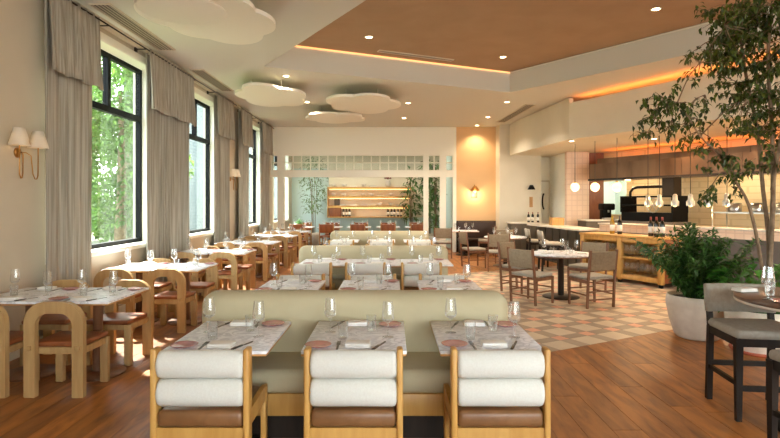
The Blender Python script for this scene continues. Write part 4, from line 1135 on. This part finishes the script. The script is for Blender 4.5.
part(t, 'body', MB().rbox(-0.13, 0.13, 0.0, 0.2, 0.0, 0.36, 0.03), 'black_metal'); part(t, 'head', MB().rbox(-0.17, 0.17, -0.16, 0.2, 0.26, 0.44, 0.04), 'black_metal'); part(t, 'drip_tray', MB().rbox(-0.15, 0.15, -0.18, 0.0, 0.0, 0.05, 0.01), 'steel'); part(t, 'spout', MB().tube([(0, -0.1, 0.27), (0, -0.1, 0.2)], 0.025, 8), 'steel')
t = thing('back_counter', (5.85, 14.4, 0), 'low kitchen counter under the coffee machine', 'counter')
part(t, 'body', MB().box(-0.6, 0.45, -0.3, 0.35, 0, 1.08), 'bar_front'); part(t, 'worktop', MB().rbox(-0.62, 0.47, -0.32, 0.37, 1.08, 1.12, 0.005), 'white_stone')

# ------------------------------------------------------------------ lit shelves in the back room
xs0, xs1 = -2.4, 0.78
zsh = [P(0, 205.5, YB)[2], P(0, 196, YB)[2], P(0, 187, YB)[2]]
t = thing('display_shelf', (-0.8, YB, 1.0), 'oak wall shelves with glowing undersides on the back-room wall', 'shelf')
for z in zsh:
    part(t, 'shelf', MB().box(xs0 + 0.8, xs1 + 0.8, -0.32, -0.01, z - 1.0 - 0.09, z - 1.0), 'oak_honey')
    part(t, 'light_strip', MB().box(xs0 + 0.85, xs1 + 0.75, -0.30, -0.26, z - 1.0 - 0.102, z - 1.0 - 0.09), 'strip_glow', 'glowing light strip')
part(t, 'side_panel', MB().box(xs0 + 0.76, xs0 + 0.8, -0.32, -0.01, 0.0, zsh[2] - 1.0), 'oak')
part(t, 'ledge', MB().box(xs0 + 0.8, xs1 + 0.8, -0.34, -0.01, 0.0, 0.04), 'oak_honey')
def shelf_x(px): return pxX(px, YB - 0.17)
shname = {0: 'lowest', 1: 'middle', 2: 'top'}
kk = 0
bowlp = Proto('bowl', 'bowl'); bowlp.add('bowl', MB().lathe([(0, 0), (0.05, 0), (0.06, 0.02), (0.11, 0.1), (0.104, 0.1), (0.05, 0.025), (0, 0.02)], 18), 'crockery')
bookp = []
for m in ('book_red', 'book_yellow', 'book_teal', 'book_grey', 'paper'):
    b = Proto('book', 'book'); b.add('cover', MB().box(-0.13, 0.13, -0.1, 0.1, 0, 0.006).box(-0.13, 0.13, -0.1, 0.1, 0.034, 0.04).box(-0.13, 0.13, 0.094, 0.1, 0.006, 0.034), m); b.add('pages', MB().box(-0.125, 0.125, -0.096, 0.094, 0.006, 0.034), 'paper'); bookp.append((b, m))
bn = {'book_red': 'red', 'book_yellow': 'yellow', 'book_teal': 'teal', 'book_grey': 'grey', 'paper': 'cream'}
rs = random.Random(5)
for si in range(3):
    k = 0; x = xs0 + (0.55 if si == 0 else 0.2)
    seen = {}
    while x < xs1 - 0.25:
        nth = ['first', 'second', 'third', 'fourth', 'fifth', 'sixth', 'seventh', 'eighth', 'ninth', 'tenth', 'eleventh', 'twelfth'][k]
        if si == 2 and abs(x - shelf_x(388)) < 0.27:
            x += 0.3; continue
        if rs.random() < 0.45:
            bowlp.put((x, YB - 0.17, zsh[si]), 0, 'pale bowl, %s item from the left on the %s lit shelf' % (nth, shname[si]), 'things on the lit shelves')
        else:
            b, m = rs.choice(bookp); b.put((x, YB - 0.18, zsh[si]), rs.uniform(-.2, .2), '%s book lying flat, %s item from the left on the %s lit shelf' % (bn[m], nth, shname[si]), 'things on the lit shelves')
        x += rs.uniform(0.32, 0.42); k += 1
t = thing('framed_picture', (shelf_x(337), YB - 0.12, zsh[0]), 'small dark framed picture on the lowest lit shelf', 'picture')
part(t, 'frame', MB().box(-0.11, 0.11, 0, 0.02, 0, 0.3), 'slate'); part(t, 'print', MB().box(-0.08, 0.08, -0.004, 0.0, 0.04, 0.26), 'book_grey')
t = thing('flower_vase', (shelf_x(388), YB - 0.17, zsh[2]), 'cream vase of dark red flowers on the top lit shelf', 'vase')
part(t, 'vase', MB().lathe([(0, 0), (0.07, 0), (0.12, 0.1), (0.09, 0.2), (0.1, 0.24), (0.092, 0.24), (0, 0.2)], 18), 'crockery')
fl = MB(); rq = random.Random(3)
for _ in range(60):
    c = Vector((rq.gauss(0, .08), rq.gauss(0, .05), 0.3 + abs(rq.gauss(0, .06)))); fl.add([c + Vector((rq.uniform(-.04, .04), rq.uniform(-.04, .04), rq.uniform(-.03, .03))) for _ in range(4)], [(0, 1, 2, 3)])
part(t, 'bloom', fl, 'book_red')
t = thing('wooden_crate', (shelf_x(335.5), YB - 0.18, 1.04), 'brown wooden box at the left end below the lit shelves', 'box')
part(t, 'body', MB().rbox(-0.22, 0.22, -0.13, 0.13, 0, 0.3, 0.01), 'seat_wood'); part(t, 'lid', MB().rbox(-0.23, 0.23, -0.135, 0.135, 0.3, 0.34, 0.01), 'seat_wood')
for k, px in enumerate((343.5, 346.5, 349.5, 388, 391.5, 394.5, 398, 401)):
    b_dark.put((shelf_x(px), YB - 0.2, 1.04), 0, 'dark wine bottle below the lit shelves, %s of the %s cluster' % (['left', 'middle', 'right'][k] if k < 3 else ['first', 'second', 'third', 'fourth', 'fifth'][k - 3], 'left' if k < 3 else 'right'), 'bottles below the lit shelves', scale=1.15)

# ------------------------------------------------------------------ plants
def leaf(mb, p, d, L, W, rn, curl=0.25):
    """pointed leaf of four faces, folded along its rib"""
    d = d.normalized(); s = d.cross(Vector((rn.uniform(-.4, .4), rn.uniform(-.4, .4), 1))).normalized(); n = s.cross(d)
    a, b, c = p, p + d * L * 0.45 - n * 0.0, p + d * L - n * L * curl
    mb.add([a, b + s * W / 2 + n * W * .2, c, b - s * W / 2 + n * W * .2, b], [(0, 4, 1), (4, 2, 1), (0, 3, 4), (4, 3, 2)])
def pot(t, r, h, m='concrete', rim=None):
    part(t, 'pot', MB().lathe([(0, 0), (r * 0.66, 0), (r * 0.74, h * 0.06), (r * 0.9, h * 0.4), (r, h * 0.8), (r * 0.985, h), (r * 0.93, h), (r * 0.92, h * 0.88), (0, h * 0.88)], 40), m)
    part(t, 'soil', MB().lathe([(0, h * 0.9), (r * 0.91, h * 0.9), (r * 0.9, h * 0.885), (0, h * 0.885)], 24), 'soil')
rn = random.Random(11)
# leafy bush in the pale pot
t = thing('potted_bush', (3.64, 6.24, 0), 'dark green leafy bush in a pale concrete pot on the tile edge', 'potted plant')
pot(t, 0.335, 0.5)
stems = MB(); lv = MB()
for k in range(60):
    a = rn.uniform(0, 2 * PI); sp_ = rn.uniform(0.08, 0.7); hh = rn.uniform(0.45, 0.88) * (1.12 - 0.45 * sp_)
    base = Vector((math.cos(a) * rn.uniform(0, .14), math.sin(a) * rn.uniform(0, .14), 0.44))
    tip = Vector((math.cos(a) * sp_, math.sin(a) * sp_, 0.46 + hh)); mid = (base + tip) / 2 + Vector((0, 0, 0.14))
    pts = [base.lerp(mid, s).lerp(mid.lerp(tip, s), s) for s in [j / 8 for j in range(9)]]
    stems.tube(pts, [0.008 - 0.0006 * j for j in range(9)], 5)
    for j in range(2, 9):
        for q_ in range(7):
            p = pts[j - 1].lerp(pts[j], rn.random()); d = Vector((rn.gauss(0, 1), rn.gauss(0, 1), rn.gauss(0.25, .6)))
            leaf(lv, p, d, rn.uniform(0.07, 0.12), rn.uniform(0.03, 0.045), rn)
part(t, 'stem', stems, 'leaf_dark'); o = part(t, 'foliage', lv, 'leaf_dark'); o['kind'] = 'stuff'
# fig tree in the second pot
TX, TY = 3.93, 5.62
t = thing('potted_tree', (TX, TY, 0), 'tall slender indoor tree with several stems at the right edge', 'potted plant')
pot(t, 0.31, 0.46)
part(t, 'pot_saucer', MB().lathe([(0, 0), (0.25, 0), (0.27, 0.03), (0.0, 0.03)], 32), 'terracotta')
tip_pts = []
def stem_px(pts, d0, d1, r0, r1):
    """stem whose bends were measured in the photograph, leaning from depth d0 to d1"""
    w_ = []
    n = len(pts)
    for i, (x, y) in enumerate(pts):
        p = P(x, y, d0 + (d1 - d0) * i / (n - 1)); w_.append(Vector((p[0] - TX, p[1] - TY, p[2])))
    sm = []
    for i in range(n - 1):
        a, b = w_[i], w_[i + 1]; pa = w_[max(i - 1, 0)]; nb_ = w_[min(i + 2, n - 1)]
        for s in (0, .25, .5, .75):
            sm.append(0.5 * ((2 * a) + (b - pa) * s + (2 * pa - 5 * a + 4 * b - nb_) * s * s + (-pa + 3 * a - 3 * b + nb_) * s ** 3))
    sm.append(w_[-1])
    rr = [r0 + (r1 - r0) * i / (len(sm) - 1) for i in range(len(sm))]
    return sm, rr
S_A = stem_px([(768, 326), (770, 260), (773, 200), (772, 130), (768, 60), (772, 5)], 5.62, 5.5, 0.03, 0.014)
S_B = stem_px([(768, 326), (769, 245), (763, 190), (757, 130), (745, 70), (738, 15)], 5.62, 5.75, 0.026, 0.012)
S_C = stem_px([(767, 326), (761, 262), (749, 206), (733, 178), (718, 154), (700, 136), (682, 108), (662, 97)], 5.62, 5.2, 0.02, 0.005)
S_D = stem_px([(772, 190), (782, 130), (792, 60), (798, 0)], 5.55, 5.3, 0.018, 0.009)
for sm, rr in (S_A, S_B, S_C, S_D): part(t, 'trunk', MB().tube(sm, rr, 8), 'bark')
br = MB(); lv = MB()
def twig(p, d, L, nl, ls=0.075):
    pts = [p]; dd = d.normalized()
    for j in range(5):
        dd = (dd + Vector((rn.gauss(0, .22), rn.gauss(0, .22), rn.gauss(-.05, .18)))).normalized(); pts.append(pts[-1] + dd * L / 5)
    br.tube(pts, [0.006, 0.005, 0.004, 0.003, 0.0025, 0.002], 5)
    for _ in range(nl):
        j = rn.choice((1, 2, 3, 3, 4, 4, 5)); q_ = pts[j] + Vector((rn.gauss(0, .02), rn.gauss(0, .02), rn.gauss(0, .02)))
        leaf(lv, q_, Vector((rn.gauss(0, .7), rn.gauss(0, .7), rn.gauss(-.7, .4))), rn.uniform(.75, 1.2) * ls, rn.uniform(.4, .55) * ls, rn)
    return pts[-1]
def crown(sm, i0, n, L, nl, up=0.3, bias=(0, 0, 0)):
    for _ in range(n):
        i = rn.randrange(i0, len(sm)); a = rn.uniform(0, 2 * PI)
        twig(sm[i], Vector((math.cos(a) + bias[0], math.sin(a) + bias[1], rn.uniform(-.2, .8) * up * 2 + bias[2])), L * rn.uniform(.6, 1.2), nl)
crown(S_A[0], 10, 54, 0.42, 22); crown(S_B[0], 12, 78, 0.42, 22, bias=(-.2, 0, .15)); crown(S_D[0], 5, 26, 0.42, 20)
crown(S_C[0], 14, 20, 0.26, 13, 0.05, (-.2, 0, -.3))
for (x, y, n, L, nl) in ((733, 178, 5, 0.32, 12), (712, 185, 4, .22, 12), (700, 130, 4, .28, 12), (668, 100, 5, .2, 12), (655, 118, 4, .2, 12), (648, 132, 3, .14, 10), (672, 120, 4, .2, 9), (705, 95, 4, .25, 10), (700, 62, 4, .25, 13), (712, 40, 8, .35, 14), (725, 25, 8, .35, 14), (735, 5, 8, .35, 14), (748, 100, 5, .3, 10)):
    p = P(x, y, 5.3 + rn.uniform(-.15, .3)); b = Vector((p[0] - TX, p[1] - TY, p[2]))
    near = min((q_ for sm, _ in (S_A, S_B, S_C) for q_ in sm), key=lambda q_: (q_ - b).length)
    mid = (near + b) / 2 + Vector((0, 0, 0.06)); br.tube([near, mid, b], [0.008, 0.006, 0.004], 5)
    for _ in range(n): twig(b, Vector((rn.gauss(0, 1), rn.gauss(0, 1), rn.gauss(-.2, .6))), L, nl)
part(t, 'branch', br, 'bark'); o = part(t, 'foliage', lv, 'leaf_ficus'); o['kind'] = 'stuff'
ug = MB(); us = MB()
for k in range(60):
    a = rn.uniform(0, 2 * PI); p = Vector((math.cos(a) * rn.uniform(.03, .2), math.sin(a) * rn.uniform(.03, .2), .4)); tip = p + Vector((math.cos(a) * rn.uniform(.05, .35), math.sin(a) * rn.uniform(.05, .35), rn.uniform(.2, .5)))
    us.tube([p, (p + tip) / 2 + Vector((0, 0, .05)), tip], [.005, .004, .003], 5)
    for j in range(4): leaf(ug, tip + Vector((rn.gauss(0, .03),) * 3), Vector((math.cos(a) + rn.gauss(0, .6), math.sin(a) + rn.gauss(0, .6), rn.gauss(0, .4))), rn.uniform(.1, .17), rn.uniform(.06, .1), rn)
part(t, 'underplant_stem', us, 'leaf_bright'); o = part(t, 'underplanting', ug, 'leaf_bright', 'bright green leaves at the foot of the stems'); o['kind'] = 'stuff'
# back room greenery
def grove(name, loc, r, z0, z1, n, m, label, ls, stems_n=5, pot_r=0.25):
    t = thing(name, loc, label, 'potted plant', 'plants of the back room'); pot(t, pot_r, 0.45)
    sb = MB(); lb = MB()
    for k in range(stems_n):
        a = rn.uniform(0, 2 * PI); top = Vector((math.cos(a) * r * .6, math.sin(a) * r * .6, z1 - rn.uniform(0, .5)))
        sb.tube([Vector((math.cos(a) * .05, math.sin(a) * .05, .4)), Vector((top.x * .4, top.y * .4, (z0 + z1) / 2)), top], [.012, .009, .005], 6)
    for _ in range(n):
        a = rn.uniform(0, 2 * PI); rr = r * math.sqrt(rn.random()); z = rn.uniform(z0, z1)
        rr *= 0.6 + 0.4 * math.sin(PI * (z - z0) / (z1 - z0))
        leaf(lb, Vector((math.cos(a) * rr, math.sin(a) * rr, z)), Vector((math.cos(a) + rn.gauss(0, .5), math.sin(a) + rn.gauss(0, .5), rn.gauss(-.2, .6))), ls * rn.uniform(.7, 1.3), ls * .4, rn)
    part(t, 'stem', sb, 'bark'); o = part(t, 'foliage', lb, m); o['kind'] = 'stuff'
grove('potted_tree', (-2.9, 19.65, 0), 0.5, 1.2, 3.3, 420, 'leaf_sage', 'slender sage-leaved tree left of the lit shelves', 0.16)
grove('potted_palm', (1.4, 19.3, 0), 0.28, 0.8, 3.1, 150, 'leaf_palm', 'tall green palm farther back between the partition posts', 0.3, 6)
grove('potted_palm', (0.76, 19.6, 0), 0.3, 0.9, 2.8, 130, 'leaf_palm', 'bushy green palm at the right end of the lit shelves', 0.28, 6)
grove('potted_palm', (1.48, 17.5, 0), 0.14, 0.7, 3.0, 110, 'leaf_palm', 'narrow palm just behind the right partition posts', 0.26, 6)
t = thing('potted_herb', (-3.13, 18.02, 0.74), 'small bright green herb pot on the left back-room table', 'potted plant')
part(t, 'pot', MB().lathe([(0, 0), (.06, 0), (.075, .11), (.068, .11), (0, .1)], 16), 'terracotta')
lb = MB()
for _ in range(120): leaf(lb, Vector((rn.gauss(0, .06), rn.gauss(0, .06), .1 + abs(rn.gauss(0, .08)))), Vector((rn.gauss(0, 1), rn.gauss(0, 1), rn.gauss(.4, .5))), .07, .04, rn)
o = part(t, 'foliage', lb, 'leaf_bright'); o['kind'] = 'stuff'

# ------------------------------------------------------------------ outside the windows
gd = struct('ground', MB().box(-45, -4.2, -25, 60, -0.6, -0.5), 'grass', 'grassy yard outside the windows')
struct('ground_street', MB().box(-45, 45, -40, -4.2, -0.6, -0.5), 'pavement')
def street_tree(x, y, h, r, label, n):
    t = thing('street_tree', (x, y, -0.5), label, 'tree', 'trees outside the windows')
    part(t, 'trunk', MB().tube([(0, 0, 0), (0.1, 0, h * .3), (0, .1, h * .7)], [.2, .15, .06], 8), 'bark')
    lb = MB()
    blobs = [(Vector((rn.gauss(0, r * .45), rn.gauss(0, r * .45), h * rn.uniform(.12, .92))), rn.uniform(.5, .95)) for _ in range(36)]
    for _ in range(n):
        c, rr = rn.choice(blobs); v = Vector((rn.gauss(0, 1), rn.gauss(0, 1), rn.gauss(0, 1))).normalized() * rr * rn.uniform(.6, 1.05)
        leaf(lb, c + v, Vector((rn.gauss(0, 1), rn.gauss(0, 1), rn.gauss(-.2, .7))), rn.uniform(.16, .3), rn.uniform(.1, .17), rn)
    o = part(t, 'foliage', lb, 'leaf_street'); o['kind'] = 'stuff'
for k, (x, y) in enumerate(((-8.5, 16.4), (-10.6, 21.0), (-16.2, 28.0), (-14.8, 22.4))):
    street_tree(x, y, 9.5 if k == 2 else 8.0, 1.7, 'sunlit green tree outside the nearest window, %s' % ['straight behind the glass', 'close to the right frame', 'farthest back', 'in the second rank'][k], 5200)
hs = thing('brick_house', (-9.5, 30, -0.5), 'pale brick house outside the second window', 'building')
part(hs, 'wall', MB().box(-3, 0, -5.5, 14, 0, 9.0), 'house_brick'); part(hs, 'parapet', MB().box(-3.1, 0.1, -5.6, 14.1, 9.0, 9.25), 'pavement')
for k in range(4):
    y = 3 + k * 2.6
    f = part(hs, 'window', MB().box(0.0, 0.06, y, y + 1.3, 3.0, 5.0), 'white_paint'); link('pane', MB().box(0.06, 0.08, y + .1, y + 1.2, 3.1, 4.9).mesh('pane', 'slate'), f)
# unseen lamp added to brighten the room behind the kitchen pass
p = UV(KO, 0.4, 0.9)
downlight(p[0], p[1], 3.03, 'ceiling behind the kitchen pass, added to brighten it', 160, 150, (1.0, 0.95, 0.85))
